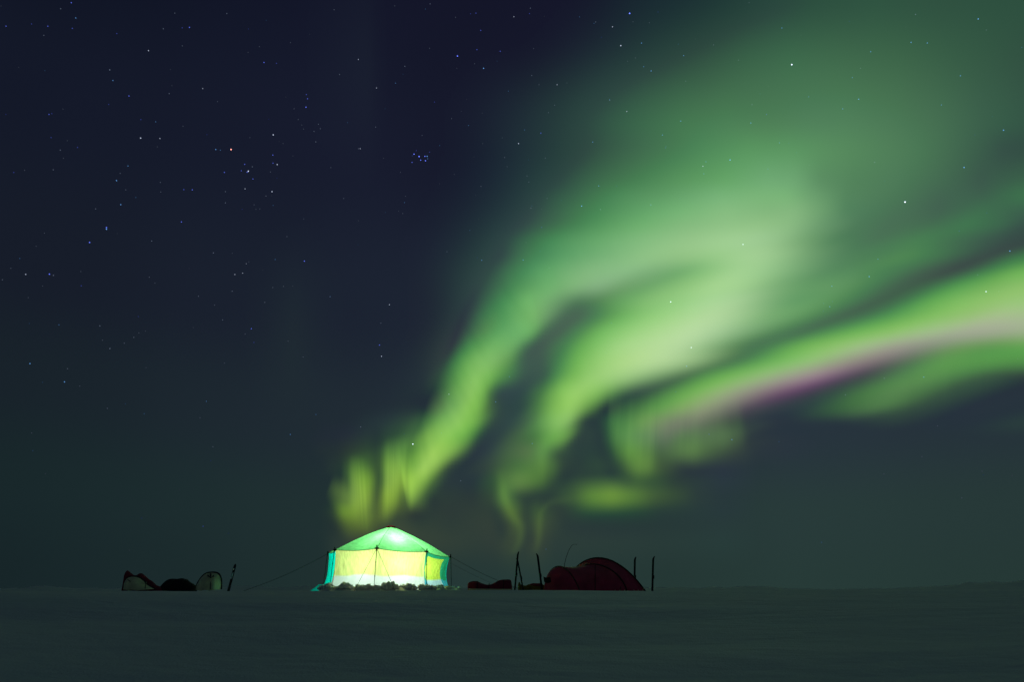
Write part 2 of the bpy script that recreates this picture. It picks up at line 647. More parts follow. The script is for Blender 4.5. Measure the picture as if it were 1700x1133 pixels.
# middle ribbon with the bright core
b2_main = curtain([
    (893, 830, 872, 730, 0.0), (905, 815, 882, 700, 0.05), (916, 775, 890, 670, 0.12), (934, 755, 898, 640, 0.22), (953, 735, 908, 610, 0.30), (968, 710, 922, 590, 0.35),
    (998, 685, 950, 560, 0.36), (1048, 663, 1000, 530, 0.38), (1105, 643, 1060, 500, 0.40), (1160, 622, 1130, 470, 0.36), (1215, 600, 1195, 440, 0.24), (1270, 577, 1260, 430, 0.14),
    (1340, 549, 1335, 430, 0.09), (1430, 512, 1425, 400, 0.07), (1530, 474, 1525, 370, 0.06), (1620, 434, 1612, 330, 0.06), (1720, 392, 1710, 280, 0.06), (1850, 340, 1840, 220, 0.04)],
    ONE, tau=0.40, pw=0.9, n=330, ray=0.05, rfreq=0.015, seed=11)
b2_tail = curtain([
    (806, 775, 852, 770, 0.0), (810, 800, 854, 796, 0.05), (820, 838, 858, 822, 0.085), (832, 866, 870, 846, 0.085), (844, 882, 884, 870, 0.07), (842, 900, 882, 902, 0.06), (830, 925, 868, 930, 0.0)],
    ONE, n=90, m=24, gauss=True, seed=13, gain=0.5, alt=650)
b2_tail2 = curtain([
    (872, 925, 905, 925, 0.0), (878, 895, 910, 897, 0.05), (880, 862, 912, 868, 0.05), (888, 842, 912, 856, 0.035), (905, 820, 925, 850, 0.03), (945, 812, 948, 848, 0.02), (985, 808, 985, 846, 0.0)],
    ONE, n=90, m=24, gauss=True, seed=14, gain=0.5, alt=640)
band('aurora_ribbon', 'brightest and palest aurora ribbon in the middle, with thin faint tails above the red tent',
     [b2_main, b2_tail, b2_tail2])

# right ribbon with the pink lower fringe
b3_main = curtain([
    (1060, 745, 1040, 640, 0.0), (1120, 728, 1095, 635, 0.08), (1205, 698, 1180, 606, 0.20), (1270, 672, 1255, 580, 0.30), (1340, 648, 1325, 555, 0.36), (1410, 630, 1395, 525, 0.38),
    (1480, 612, 1465, 495, 0.40), (1550, 592, 1535, 463, 0.42), (1620, 575, 1605, 435, 0.44), (1700, 562, 1690, 405, 0.46), (1800, 535, 1790, 365, 0.42), (1900, 505, 1890, 330, 0.3)],
    [(0, (1.2, 0.8, 1.6)), (0.25, (1.1, 0.92, 1.2)), (0.5, (0.95, 1, 0.9)), (1, (0.7, 1, 1.0))], tau=0.5, pw=0.9, n=240, m=44, ray=0.03, rfreq=0.015, seed=21, alt=700)
PK = (2.6, 0.34, 4.2)
b3_pink = curtain([
    (1080, 775, 1092, 650, 0.000), (1150, 748, 1142, 632, 0.009), (1225, 722, 1215, 608, 0.018), (1290, 702, 1280, 590, 0.028), (1350, 686, 1340, 576, 0.033), (1420, 668, 1408, 558, 0.028),
    (1490, 648, 1478, 535, 0.021), (1560, 628, 1546, 508, 0.022), (1630, 614, 1616, 482, 0.029), (1700, 602, 1688, 466, 0.034), (1800, 575, 1790, 430, 0.027)],
    [(0, PK), (0.4, PK), (1, (1.8, 0.7, 2.6))], n=160, m=36, gauss=True, seed=22, alt=690)
b3_fold = curtain([
    (1000, 700, 1012, 610, 0.0), (1010, 745, 1020, 630, 0.05), (1022, 776, 1032, 640, 0.09), (1042, 796, 1050, 640, 0.11), (1062, 810, 1070, 638, 0.14), (1080, 802, 1086, 635, 0.10), (1095, 775, 1100, 630, 0.06),
    (1112, 772, 1118, 628, 0.06), (1130, 780, 1138, 632, 0.07), (1152, 790, 1150, 640, 0.07), (1175, 782, 1168, 640, 0.05), (1205, 765, 1190, 640, 0.045), (1232, 758, 1215, 640, 0.04), (1252, 745, 1240, 640, 0.0)],
    ONE, tau=0.46, pw=0.8, n=200, m=36, ray=0.10, rfreq=0.05, gain=0.9, seed=23, alt=680)
b3_foldpink = curtain([
    (1070, 775, 1078, 665, 0.0), (1090, 770, 1095, 660, 0.02), (1110, 768, 1112, 655, 0.03), (1135, 755, 1135, 650, 0.025), (1160, 738, 1165, 640, 0.03), (1210, 725, 1210, 630, 0.0)],
    [(0, PK), (1, PK)], n=80, m=24, gauss=True, ray=0.15, rfreq=0.1, seed=24, alt=680)
band('aurora_ribbon', 'green aurora ribbon with a pink lower fringe running out to the right edge',
     [b3_main, b3_pink, b3_fold, b3_foldpink])

b4 = curtain([
    (1330, 690, 1345, 620, 0.0), (1385, 708, 1390, 600, 0.03), (1430, 718, 1432, 590, 0.09), (1480, 720, 1480, 580, 0.14), (1530, 710, 1525, 570, 0.14), (1590, 688, 1580, 552, 0.15),
    (1650, 664, 1640, 535, 0.17), (1710, 642, 1700, 518, 0.17), (1800, 612, 1790, 490, 0.12)],
    [(0, (0.95, 1, 1)), (1, (0.8, 1, 0.9))], tau=0.5, pw=0.8, n=140, m=36, ray=0.05, rfreq=0.02, seed=31, alt=640)
band('aurora_ribbon', 'short dim green aurora strip under the pink fringe at the right edge', [b4])

b5 = curtain([
    (895, 845, 895, 800, 0.0), (945, 854, 945, 790, 0.03), (985, 860, 985, 785, 0.10), (1015, 858, 1018, 783, 0.14), (1048, 854, 1052, 785, 0.09), (1095, 848, 1100, 792, 0.03), (1160, 842, 1160, 800, 0.0)],
    ONE, tau=0.5, pw=0.8, n=110, m=30, seed=41, alt=600)
band('aurora_patch', 'small yellow-green aurora patch lying low over the red tent', [b5])

b6 = curtain([
    (395, 800, 400, 280, 0.0), (430, 800, 434, 280, 0.0012), (462, 800, 466, 280, 0.0036), (485, 800, 489, 280, 0.0052), (508, 800, 512, 280, 0.0034), (540, 800, 544, 280, 0.0012), (580, 800, 584, 280, 0.0)],
    [(0, WG), (0.5, (1.3, 1, 1.6)), (1, (1.6, 1, 2.2))], gauss=True, n=80, m=40, seed=51, alt=700, gain=1.0)
band('aurora_ray', 'very faint lone aurora ray standing in the dark sky left of the bright ribbons', [b6])
b7 = curtain([
    (500, 460, 490, -260, 0.0), (545, 460, 535, -260, 0.0010), (585, 460, 577, -260, 0.0022), (612, 460, 606, -260, 0.0030), (628, 460, 624, -260, 0.0012), (650, 460, 646, -260, 0.0)],
    [(0, (2, 1, 2.6)), (1, (2, 1, 2.6))], gauss=True, n=80, m=40, seed=52, alt=900, gain=1.0)
band('aurora_ray', 'barely visible bluish aurora ray high in the sky left of the star cluster', [b7])


# Diffuse light of the display between and above the ribbons: how bright and what colour the
# night sky is along lines of equal height (bearing, red, green, blue), airglow included.
SKY_LINES = {
    10: [(994, 22, 28, 44), (1065, 26, 42, 50), (1135, 28, 48, 52), (1206, 32, 58, 54), (1276, 40, 70, 60), (1347, 44, 80, 62), (1453, 48, 85, 66), (1559, 48, 82, 65), (1700, 46, 80, 64)],
    100: [(888, 23, 25, 44), (959, 28, 38, 50), (1029, 34, 54, 56), (1100, 42, 70, 62), (1171, 50, 84, 66), (1241, 58, 98, 72), (1312, 62, 106, 76), (1382, 64, 106, 76), (1488, 62, 102, 74), (1594, 55, 92, 70), (1700, 50, 82, 66)],
    200: [(782, 24, 28, 46), (853, 30, 42, 54), (924, 38, 60, 60), (994, 48, 80, 68), (1065, 60, 102, 76), (1135, 70, 118, 82), (1206, 76, 126, 86), (1276, 78, 126, 86), (1347, 80, 128, 90), (1401, 80, 128, 90), (1488, 76, 120, 86), (1559, 70, 110, 82), (1629, 60, 96, 76), (1700, 52, 86, 70)],
    250: [(804, 24, 32, 48), (895, 34, 52, 58), (959, 42, 68, 62), (1029, 56, 96, 72), (1100, 68, 118, 82), (1171, 80, 138, 90), (1241, 90, 150, 96), (1312, 92, 150, 98), (1382, 88, 140, 94), (1453, 82, 130, 90), (1524, 76, 120, 86), (1594, 64, 102, 78), (1665, 50, 80, 68), (1700, 48, 78, 66)],
    300: [(804, 26, 36, 52), (853, 32, 48, 58), (924, 42, 72, 66), (994, 60, 106, 76), (1065, 76, 130, 86), (1135, 90, 150, 95), (1206, 102, 165, 104), (1276, 112, 170, 116), (1319, 110, 166, 114), (1361, 92, 142, 98), (1418, 82, 130, 90), (1488, 78, 122, 88), (1559, 68, 106, 80), (1629, 56, 88, 72), (1700, 60, 98, 74)],
    325: [(782, 26, 34, 50), (867, 36, 56, 60), (952, 56, 100, 76), (1036, 82, 140, 92), (1107, 96, 156, 102), (1192, 118, 178, 120), (1248, 122, 180, 120), (1305, 122, 180, 120), (1347, 108, 160, 110), (1404, 84, 132, 92), (1488, 76, 118, 86), (1559, 64, 100, 78), (1629, 60, 96, 76), (1700, 66, 112, 80)],
    350: [(782, 28, 38, 52), (867, 38, 60, 64), (924, 56, 98, 76), (994, 76, 136, 88), (1065, 98, 162, 104), (1135, 118, 180, 118), (1206, 134, 188, 128), (1276, 130, 182, 124), (1319, 132, 182, 126), (1361, 110, 160, 110), (1404, 82, 130, 92), (1488, 72, 112, 84), (1559, 62, 98, 78), (1629, 66, 110, 80), (1700, 58, 94, 76)],
    375: [(782, 30, 42, 54), (853, 40, 62, 66), (924, 64, 112, 80), (994, 86, 150, 94), (1065, 112, 176, 112), (1135, 132, 186, 126), (1206, 144, 194, 134), (1262, 146, 194, 134), (1312, 138, 186, 130), (1361, 106, 154, 108), (1418, 78, 122, 88), (1474, 70, 110, 82), (1545, 66, 110, 78), (1601, 70, 118, 82), (1658, 62, 100, 76), (1700, 48, 78, 68)],
    400: [(712, 27, 32, 50), (782, 32, 46, 56), (839, 46, 78, 70), (881, 62, 112, 80), (924, 80, 142, 92), (994, 104, 168, 108), (1065, 130, 186, 126), (1135, 148, 196, 136), (1206, 160, 206, 146), (1248, 160, 204, 148), (1291, 146, 192, 136), (1333, 116, 164, 112), (1382, 82, 130, 90), (1453, 70, 114, 82), (1524, 78, 128, 84), (1580, 66, 108, 78), (1629, 54, 88, 72), (1700, 46, 74, 66)],
    425: [(712, 28, 33, 50), (782, 34, 50, 58), (839, 48, 82, 72), (888, 72, 130, 88), (938, 92, 158, 102), (1008, 120, 178, 120), (1079, 144, 194, 134), (1135, 146, 194, 132), (1192, 152, 202, 136), (1248, 164, 208, 148), (1291, 150, 196, 138), (1333, 118, 166, 114), (1389, 84, 132, 92), (1453, 76, 124, 84), (1502, 84, 136, 86), (1559, 68, 112, 76), (1615, 52, 84, 70), (1658, 50, 82, 68), (1700, 72, 124, 74)],
    450: [(712, 28, 34, 50), (782, 40, 62, 62), (825, 52, 90, 74), (867, 72, 132, 88), (909, 96, 164, 102), (980, 130, 182, 126), (1036, 138, 188, 134), (1086, 124, 174, 120), (1135, 112, 170, 108), (1178, 140, 196, 126), (1227, 164, 210, 146), (1269, 152, 200, 140), (1319, 120, 170, 116), (1368, 88, 138, 94), (1432, 84, 136, 90), (1488, 72, 120, 80), (1545, 54, 88, 72), (1601, 50, 84, 66), (1644, 74, 130, 72), (1700, 116, 180, 94)],
    475: [(726, 30, 36, 50), (782, 42, 64, 64), (825, 60, 104, 78), (867, 84, 146, 90), (909, 106, 172, 106), (952, 128, 180, 122), (994, 132, 176, 130), (1036, 112, 160, 108), (1079, 108, 164, 104), (1135, 140, 196, 122), (1192, 168, 214, 146), (1234, 160, 206, 142), (1284, 124, 174, 118), (1333, 100, 154, 100), (1389, 98, 150, 98), (1439, 78, 128, 84), (1488, 58, 96, 74), (1545, 62, 106, 70), (1601, 96, 162, 82), (1700, 140, 190, 108)],
    500: [(726, 30, 36, 50), (775, 36, 58, 62), (804, 54, 98, 76), (839, 76, 140, 88), (874, 108, 176, 102), (902, 118, 176, 112), (931, 104, 150, 104), (959, 82, 122, 90), (994, 84, 132, 86), (1036, 104, 166, 98), (1079, 134, 192, 116), (1135, 152, 206, 132), (1185, 170, 214, 152), (1227, 166, 206, 150), (1269, 130, 178, 122), (1312, 100, 156, 102), (1361, 98, 152, 98), (1411, 76, 126, 82), (1453, 58, 98, 74), (1502, 66, 116, 72), (1545, 100, 168, 82), (1601, 128, 186, 100), (1658, 146, 192, 112), (1700, 152, 196, 122)],
    525: [(733, 32, 38, 52), (775, 40, 62, 64), (811, 70, 128, 84), (846, 90, 158, 94), (885, 120, 182, 106), (906, 112, 160, 108), (931, 80, 110, 90), (959, 64, 98, 80), (994, 76, 130, 80), (1036, 112, 180, 98), (1086, 148, 206, 124), (1135, 168, 214, 144), (1178, 180, 216, 158), (1220, 164, 204, 148), (1269, 124, 174, 116), (1312, 106, 160, 104), (1354, 82, 132, 86), (1389, 64, 104, 76), (1439, 66, 114, 72), (1488, 92, 158, 80), (1545, 126, 186, 98), (1601, 146, 190, 112), (1651, 166, 190, 140), (1700, 164, 188, 142)],
    550: [(726, 32, 38, 52), (761, 38, 58, 60), (789, 62, 112, 76), (825, 90, 158, 94), (860, 108, 174, 106), (885, 114, 178, 104), (902, 72, 104, 84), (931, 64, 94, 80), (966, 82, 136, 82), (1001, 116, 186, 98), (1044, 148, 206, 122), (1093, 172, 216, 144), (1149, 184, 218, 162), (1192, 164, 202, 150), (1241, 124, 170, 120), (1291, 80, 130, 84), (1333, 64, 108, 74), (1375, 80, 138, 74), (1425, 108, 176, 86), (1488, 138, 190, 106), (1545, 160, 190, 138), (1608, 164, 172, 150), (1658, 160, 170, 146), (1700, 156, 176, 140)],
    575: [(726, 32, 40, 52), (754, 44, 70, 62), (782, 80, 142, 82), (818, 112, 176, 100), (853, 112, 172, 104), (874, 68, 102, 82), (902, 56, 88, 76), (938, 74, 128, 76), (966, 104, 172, 88), (994, 132, 196, 106), (1036, 166, 214, 136), (1093, 182, 218, 154), (1135, 176, 210, 156), (1178, 140, 182, 128), (1213, 98, 142, 96), (1248, 70, 114, 76), (1284, 76, 134, 74), (1333, 112, 178, 86), (1389, 140, 190, 108), (1439, 158, 184, 138), (1488, 156, 156, 142), (1538, 136, 144, 128), (1587, 118, 154, 106), (1644, 96, 150, 82), (1700, 98, 160, 80)],
    600: [(719, 32, 42, 54), (740, 46, 76, 64), (761, 80, 140, 78), (789, 120, 182, 98), (818, 128, 184, 106), (846, 98, 150, 86), (867, 62, 94, 80), (902, 56, 88, 78), (931, 76, 134, 78), (959, 112, 180, 88), (994, 148, 204, 114), (1044, 176, 216, 140), (1093, 180, 214, 154), (1135, 162, 198, 142), (1171, 128, 168, 116), (1199, 86, 128, 84), (1227, 72, 118, 72), (1262, 92, 158, 78), (1305, 122, 186, 98), (1354, 146, 184, 122), (1404, 150, 150, 132), (1446, 134, 122, 124), (1481, 104, 108, 104), (1524, 84, 124, 84), (1566, 94, 152, 78), (1629, 90, 150, 76), (1700, 88, 144, 74)],
    625: [(712, 33, 44, 56), (740, 62, 106, 66), (768, 104, 168, 84), (796, 136, 194, 102), (818, 112, 176, 86), (839, 80, 134, 76), (867, 54, 84, 76), (902, 54, 86, 76), (924, 76, 136, 76), (952, 120, 184, 88), (994, 156, 206, 120), (1044, 158, 200, 132), (1079, 132, 172, 118), (1114, 96, 134, 92), (1142, 70, 106, 74), (1171, 86, 148, 72), (1213, 116, 182, 88), (1262, 142, 180, 118), (1312, 154, 156, 138), (1354, 152, 130, 140), (1389, 112, 92, 112), (1425, 64, 68, 74), (1460, 64, 92, 72), (1502, 84, 134, 78), (1545, 92, 144, 80), (1594, 76, 122, 72), (1644, 52, 78, 62), (1700, 38, 52, 56)],
    650: [(705, 33, 46, 54), (733, 54, 92, 62), (761, 110, 170, 82), (789, 134, 190, 96), (804, 118, 180, 80), (814, 70, 112, 72), (832, 50, 72, 74), (874, 46, 70, 72), (902, 72, 124, 70), (931, 128, 190, 90), (959, 152, 204, 108), (994, 134, 190, 98), (1022, 92, 138, 82), (1051, 62, 90, 74), (1086, 56, 88, 68), (1114, 80, 134, 72), (1156, 116, 180, 86), (1192, 144, 178, 116), (1234, 146, 150, 130), (1276, 130, 112, 120), (1319, 98, 76, 100), (1354, 60, 60, 72), (1396, 50, 78, 66), (1446, 74, 124, 68), (1488, 88, 132, 80), (1538, 70, 112, 68), (1587, 44, 60, 60), (1700, 38, 50, 60)],
    675: [(698, 35, 48, 54), (719, 48, 78, 56), (747, 100, 156, 76), (775, 132, 190, 88), (796, 122, 184, 80), (811, 70, 104, 66), (832, 46, 66, 68), (874, 46, 72, 68), (902, 88, 144, 74), (931, 138, 196, 92), (952, 146, 198, 100), (980, 98, 150, 74), (1001, 48, 68, 62), (1022, 46, 76, 62), (1058, 64, 108, 66), (1100, 96, 158, 78), (1135, 128, 168, 98), (1171, 142, 158, 120), (1206, 120, 124, 110), (1248, 84, 80, 88), (1291, 52, 60, 68), (1347, 44, 64, 64), (1404, 60, 104, 62), (1460, 80, 124, 74), (1509, 56, 84, 64), (1559, 42, 54, 62), (1700, 38, 50, 60)],
    700: [(641, 38, 54, 58), (679, 46, 72, 58), (712, 76, 122, 68), (735, 118, 178, 84), (764, 132, 190, 88), (787, 122, 184, 80), (801, 92, 144, 74), (813, 50, 70, 64), (848, 46, 68, 70), (876, 64, 96, 72), (900, 98, 156, 82), (924, 132, 188, 98), (942, 138, 190, 104), (959, 66, 96, 66), (975, 44, 62, 62), (999, 46, 72, 60), (1018, 60, 112, 66), (1046, 82, 136, 74), (1069, 108, 154, 84), (1098, 118, 142, 100), (1126, 116, 126, 106), (1159, 112, 124, 102), (1187, 92, 108, 86), (1220, 60, 76, 66), (1253, 46, 58, 64), (1300, 40, 50, 60), (1629, 38, 50, 60), (1700, 42, 62, 60)],
    725: [(571, 36, 44, 56), (618, 40, 58, 56), (660, 50, 82, 56), (688, 76, 120, 66), (712, 124, 176, 78), (740, 136, 196, 82), (764, 116, 180, 78), (782, 90, 148, 70), (796, 46, 64, 64), (829, 44, 62, 66), (858, 66, 96, 68), (891, 74, 124, 68), (919, 106, 168, 80), (942, 108, 160, 78), (954, 48, 66, 62), (999, 44, 66, 60), (1018, 66, 116, 66), (1041, 92, 146, 80), (1069, 96, 136, 88), (1107, 100, 118, 96), (1131, 90, 122, 82), (1168, 86, 116, 80), (1206, 82, 112, 76), (1229, 64, 84, 66), (1248, 42, 54, 60), (1300, 40, 50, 60)],
    750: [(571, 44, 58, 52), (618, 50, 78, 50), (641, 80, 122, 62), (665, 94, 144, 66), (688, 92, 142, 64), (702, 120, 172, 72), (721, 150, 198, 88), (745, 140, 192, 86), (768, 86, 124, 68), (782, 42, 54, 62), (811, 44, 60, 66), (848, 70, 100, 68), (876, 86, 116, 74), (900, 92, 144, 76), (924, 64, 94, 64), (952, 44, 64, 60), (999, 42, 64, 58), (1022, 58, 98, 58), (1046, 98, 150, 70), (1069, 88, 130, 70), (1098, 76, 104, 72), (1145, 90, 126, 74), (1182, 70, 96, 66), (1220, 56, 72, 62), (1253, 42, 54, 60), (1300, 40, 50, 60)],
    775: [(541, 42, 56, 54), (570, 56, 84, 50), (595, 86, 128, 58), (619, 76, 112, 56), (636, 96, 136, 56), (656, 128, 176, 72), (677, 126, 176, 72), (689, 114, 168, 70), (710, 160, 204, 96), (726, 130, 176, 78), (743, 56, 76, 60), (768, 36, 48, 58), (813, 52, 70, 62), (838, 66, 98, 62), (862, 72, 114, 64), (895, 88, 132, 66), (916, 76, 114, 62), (932, 50, 70, 56), (974, 46, 70, 58), (1031, 54, 82, 56), (1056, 94, 136, 66), (1076, 92, 130, 66), (1097, 64, 88, 60), (1130, 50, 66, 62), (1200, 44, 56, 64)],
    800: [(549, 44, 66, 50), (578, 86, 126, 50), (595, 122, 164, 62), (615, 120, 164, 60), (632, 84, 118, 50), (652, 128, 168, 58), (673, 150, 194, 76), (698, 136, 184, 76), (718, 84, 120, 62), (735, 42, 56, 58), (788, 38, 52, 60), (821, 52, 84, 56), (838, 80, 120, 64), (862, 96, 134, 70), (891, 80, 120, 60), (912, 60, 88, 54), (936, 46, 70, 54), (974, 58, 86, 56), (1015, 66, 100, 52), (1056, 62, 94, 56), (1089, 54, 82, 56), (1118, 46, 64, 58), (1200, 42, 56, 64)],
    825: [(541, 50, 72, 44), (574, 84, 118, 46), (591, 128, 166, 58), (611, 132, 168, 60), (626, 84, 112, 52), (640, 132, 168, 60), (656, 124, 158, 62), (669, 92, 122, 56), (685, 128, 170, 74), (698, 92, 128, 64), (714, 44, 60, 54), (788, 42, 54, 54), (821, 52, 74, 56), (834, 88, 130, 66), (850, 80, 118, 64), (871, 52, 72, 58), (912, 44, 62, 54), (953, 60, 88, 48), (982, 90, 132, 54), (1015, 104, 144, 58), (1048, 86, 124, 54), (1085, 64, 90, 54), (1118, 54, 76, 54), (1159, 44, 60, 60), (1200, 40, 54, 60)],
    850: [(554, 56, 80, 44), (570, 110, 148, 44), (591, 116, 148, 54), (615, 100, 126, 56), (640, 112, 140, 58), (661, 76, 96, 54), (685, 52, 64, 50), (747, 44, 56, 52), (821, 48, 62, 52), (842, 82, 110, 58), (858, 74, 102, 56), (871, 48, 64, 56), (891, 64, 92, 54), (908, 54, 74, 54), (932, 46, 60, 56), (974, 48, 80, 50), (1015, 50, 84, 50), (1056, 44, 74, 56), (1097, 42, 62, 58), (1200, 40, 54, 60)],
    870: [(558, 46, 58, 50), (578, 90, 116, 50), (599, 94, 118, 52), (619, 80, 100, 52), (640, 64, 80, 54), (665, 66, 78, 56), (698, 50, 64, 54), (747, 44, 58, 52), (838, 52, 64, 50), (856, 74, 98, 54), (871, 56, 72, 54), (891, 70, 92, 56), (912, 54, 70, 54), (936, 42, 58, 56), (1035, 40, 58, 56), (1200, 40, 58, 58)],
    900: [(541, 42, 58, 54), (582, 54, 66, 54), (665, 54, 66, 54), (788, 46, 60, 54), (825, 48, 60, 54), (850, 60, 76, 52), (869, 50, 66, 54), (887, 60, 74, 52), (920, 44, 60, 56), (1200, 40, 60, 58)],
}
AIR_R = [(0.0, (38, 57, 54)), (0.09, (39, 57, 56)), (0.2, (38, 50, 59)), (0.38, (30, 38, 53)), (0.58, (24, 27, 46)), (0.80, (21, 22, 42)), (1.0, (15, 16, 31))]
AIR_L = [(0.0, (23, 37, 40)), (0.12, (25, 40, 43)), (0.24, (25, 35, 43)), (0.36, (23, 29, 42)), (0.55, (20, 25, 41)), (0.72, (13, 18, 33)), (1.0, (10, 13, 25))]


def airglow(px, py):
    """linear colour of the plain airglow in that direction (same ramps as the world)"""
    d = dirs(px, py)
    out = []
    for k in range(3):
        a = np.interp(d[..., 2], [p for p, _ in AIR_R], [lin(c)[k] for _, c in AIR_R])
        b = np.interp(d[..., 2], [p for p, _ in AIR_L], [lin(c)[k] for _, c in AIR_L])
        f = ss((d[..., 0] + 0.62) / 0.74)
        out.append(b * (1 - f) + a * f)
    return np.stack(out, axis=-1)


def blur(F_, sig):
    k = int(3 * sig) + 1
    ker = np.exp(-(np.arange(-k, k + 1) / sig) ** 2 / 2)
    ker /= ker.sum()
    F_ = np.apply_along_axis(lambda r_: np.convolve(np.pad(r_, k, mode='edge'), ker, mode='valid'), 1, F_)
    return np.apply_along_axis(lambda r_: np.convolve(np.pad(r_, k, mode='edge'), ker, mode='valid'), 0, F_)


PARTINGS = [
    ([(626, 720), (626, 790), (622, 850)], 8, 0.62),
    ([(556, 740), (564, 790), (576, 822)], 15, 0.62),
    ([(548, 868), (566, 892)], 12, 0.6),
    ([(655, 740), (664, 790), (672, 835)], 5, 0.22),
    ([(656, 862), (690, 868), (720, 850)], 12, 0.5),
    ([(858, 824), (874, 828), (892, 820)], 10, 0.6),
    ([(878, 848), (880, 895)], 7, 0.5),
    ([(826, 850), (834, 890)], 9, 0.7),
    ([(915, 815), (940, 790), (960, 770)], 12, 0.5),
    ([(990, 700), (1000, 740), (1016, 785)], 10, 0.6),
    ([(930, 790), (990, 786), (1040, 800)], 10, 0.4),
]


def diffuse_glow():
    step = 6.0
    xs = np.arange(420, 2091, step)
    ys = np.arange(-240, 961, step)
    rows_y, Z = [], []
    for y in sorted(SKY_LINES):
        P_ = np.array(SKY_LINES[y], float)
        x_ = P_[:, 0]
        c_ = np.array([lin(p[1:]) for p in P_])
        e_ = np.clip(c_ - airglow(x_, np.full_like(x_, float(y))), 0, None)
        last = x_[-1]
        if last < 1650:
            x_ = np.append(x_, last + 60)
            e_ = np.vstack([e_, [0, 0, 0]])
        x_ = np.insert(x_, 0, x_[0] - 60)
        e_ = np.vstack([[0, 0, 0], e_])
        rows_y.append(float(y))
        Z.append(np.stack([np.interp(xs, x_, e_[:, k]) for k in range(3)], axis=-1))
    Z = np.array(Z)
    rows_y = [-240.0, -110.0] + rows_y + [935.0, 961.0]
    Z = np.concatenate([Z[:1] * 0, Z[:1] * 0.8, Z, Z[-1:] * 0.25, Z[-1:] * 0], axis=0)
    A = np.zeros((len(ys), len(xs), 3))
    for n_, g in enumerate(ys):
        i = int(np.clip(np.searchsorted(rows_y, g) - 1, 0, len(rows_y) - 2))
        h = rows_y[i + 1] - rows_y[i]
        f = (g - rows_y[i]) / h
        # the ribbons run aslant: follow their lean from line to line
        lean = (0.65 + 0.35 * ss((g - 640) / 60) + 1.8 * ss((xs - 930) / 280)) * ss((g - 330) / 90) * (1 - ss((g - 725 - 60 * ss((xs - 680) / 20) * (1 - ss((xs - 800) / 20))) / 50))
        lean = lean * (1 - 0.8 * ss((xs - 965) / 30) * (1 - ss((xs - 1230) / 60)) * ss((g - 655) / 40))

        def row(q):
            q = min(max(q, 0), len(Z) - 1)
            xq = xs - lean * (rows_y[q] - g)
            return np.stack([np.interp(xq, xs, Z[q][:, c]) for c in range(3)], axis=-1)
        p0, p1, p2, p3 = row(i - 1), row(i), row(i + 1), row(i + 2)
        m1 = (p2 - p0) / (rows_y[i + 1] - rows_y[max(i - 1, 0)]) * h
        m2 = (p3 - p1) / (rows_y[min(i + 2, len(Z) - 1)] - rows_y[i]) * h
        A[n_] = (2 * f ** 3 - 3 * f * f + 1) * p1 + (f ** 3 - 2 * f * f + f) * m1 + (3 * f * f - 2 * f ** 3) * p2 + (f ** 3 - f * f) * m2
    A = np.clip(A, 0, None)
    fall = 1 - 0.7 * ss((xs - 1720) / 350)
    A *= fall[None, :, None]
    # the faint outskirts are smoother than the bright folds
    QX, QY = np.meshgrid(xs, ys)
    low = np.minimum(A, 0.06)
    soft = np.stack([blur(low[..., k], 4.5) for k in range(3)], axis=-1)
    wgt = (1 - ss((QY - 560) / 120))[..., None]
    A = (A - low) + soft * wgt + low * (1 - wgt)
    # small dark partings inside the folds
    for path, wid, dep in PARTINGS:
        D_ = np.full(QX.shape, 1e9)
        for (x0, y0), (x1, y1) in zip(path[:-1], path[1:]):
            dx, dy = x1 - x0, y1 - y0
            t_ = np.clip(((QX - x0) * dx + (QY - y0) * dy) / (dx * dx + dy * dy), 0, 1)
            D_ = np.minimum(D_, np.hypot(QX - x0 - t_ * dx, QY - y0 - t_ * dy))
        A = A * (1 - dep * np.exp(-(D_ / wid) ** 2))[..., None]
    A = A * (1 - (1 - ss((QX - 530) / 38)) * ss((QY - 735) / 30))[..., None]
    # take away what the ribbons already give
    S = np.zeros_like(A)
    for px, py, colr in SHEETS:
        def up(a):
            b = np.zeros((a.shape[0] * 2 - 1,) + a.shape[1:])
            b[::2] = a
            b[1::2] = (a[:-1] + a[1:]) / 2
            c = np.zeros((b.shape[0], b.shape[1] * 2 - 1) + a.shape[2:])
            c[:, ::2] = b
            c[:, 1::2] = (b[:, :-1] + b[:, 1:]) / 2
            return c
        g = colr
        for _ in range(2):
            px, py, g = up(px), up(py), up(g)
        ix = np.rint((px - xs[0]) / step).astype(int)
        iy = np.rint((py - ys[0]) / step).astype(int)
        ok = (ix >= 0) & (ix < len(xs)) & (iy >= 0) & (iy < len(ys))
        n_ = np.zeros(A.shape[:2])
        np.add.at(n_, (iy[ok], ix[ok]), 1)
        for k in range(3):
            t_ = np.zeros(A.shape[:2])
            np.add.at(t_, (iy[ok], ix[ok]), g[..., k][ok])
            S[..., k] += np.where(n_ > 0, t_ / np.maximum(n_, 1), 0)
    ex = ss((xs - 420) / 100) * ss((2090 - xs) / 200)
    res = np.zeros_like(A)
    for k in range(3):
        r_ = blur(A[..., k], 0.7) - blur(S[..., k], 1.8)
        res[..., k] = blur(np.clip(r_, 0, None), 0.7) * ex[None, :]
    px, py = np.meshgrid(xs, ys)
    pos = dirs(px, py) * 13000 + np.array([0, 0, CAMZ])
    o = aurora_mesh('aurora_glow', pos, res, len(ys), len(xs), '', 0.0006)
    tag(o, 'broad soft green aurora haze over the upper right of the night sky', 'aurora', kind='stuff')


diffuse_glow()

# ------------------------------------------------------------------ stars
BL, WH, GY, TE, RD = (0.13, 0.19, 1.0), (0.62, 0.70, 0.92), (0.24, 0.30, 0.44), (0.13, 0.36, 0.80), (1.0, 0.36, 0.30)
S3 = 567 / 1700.0
stars = []


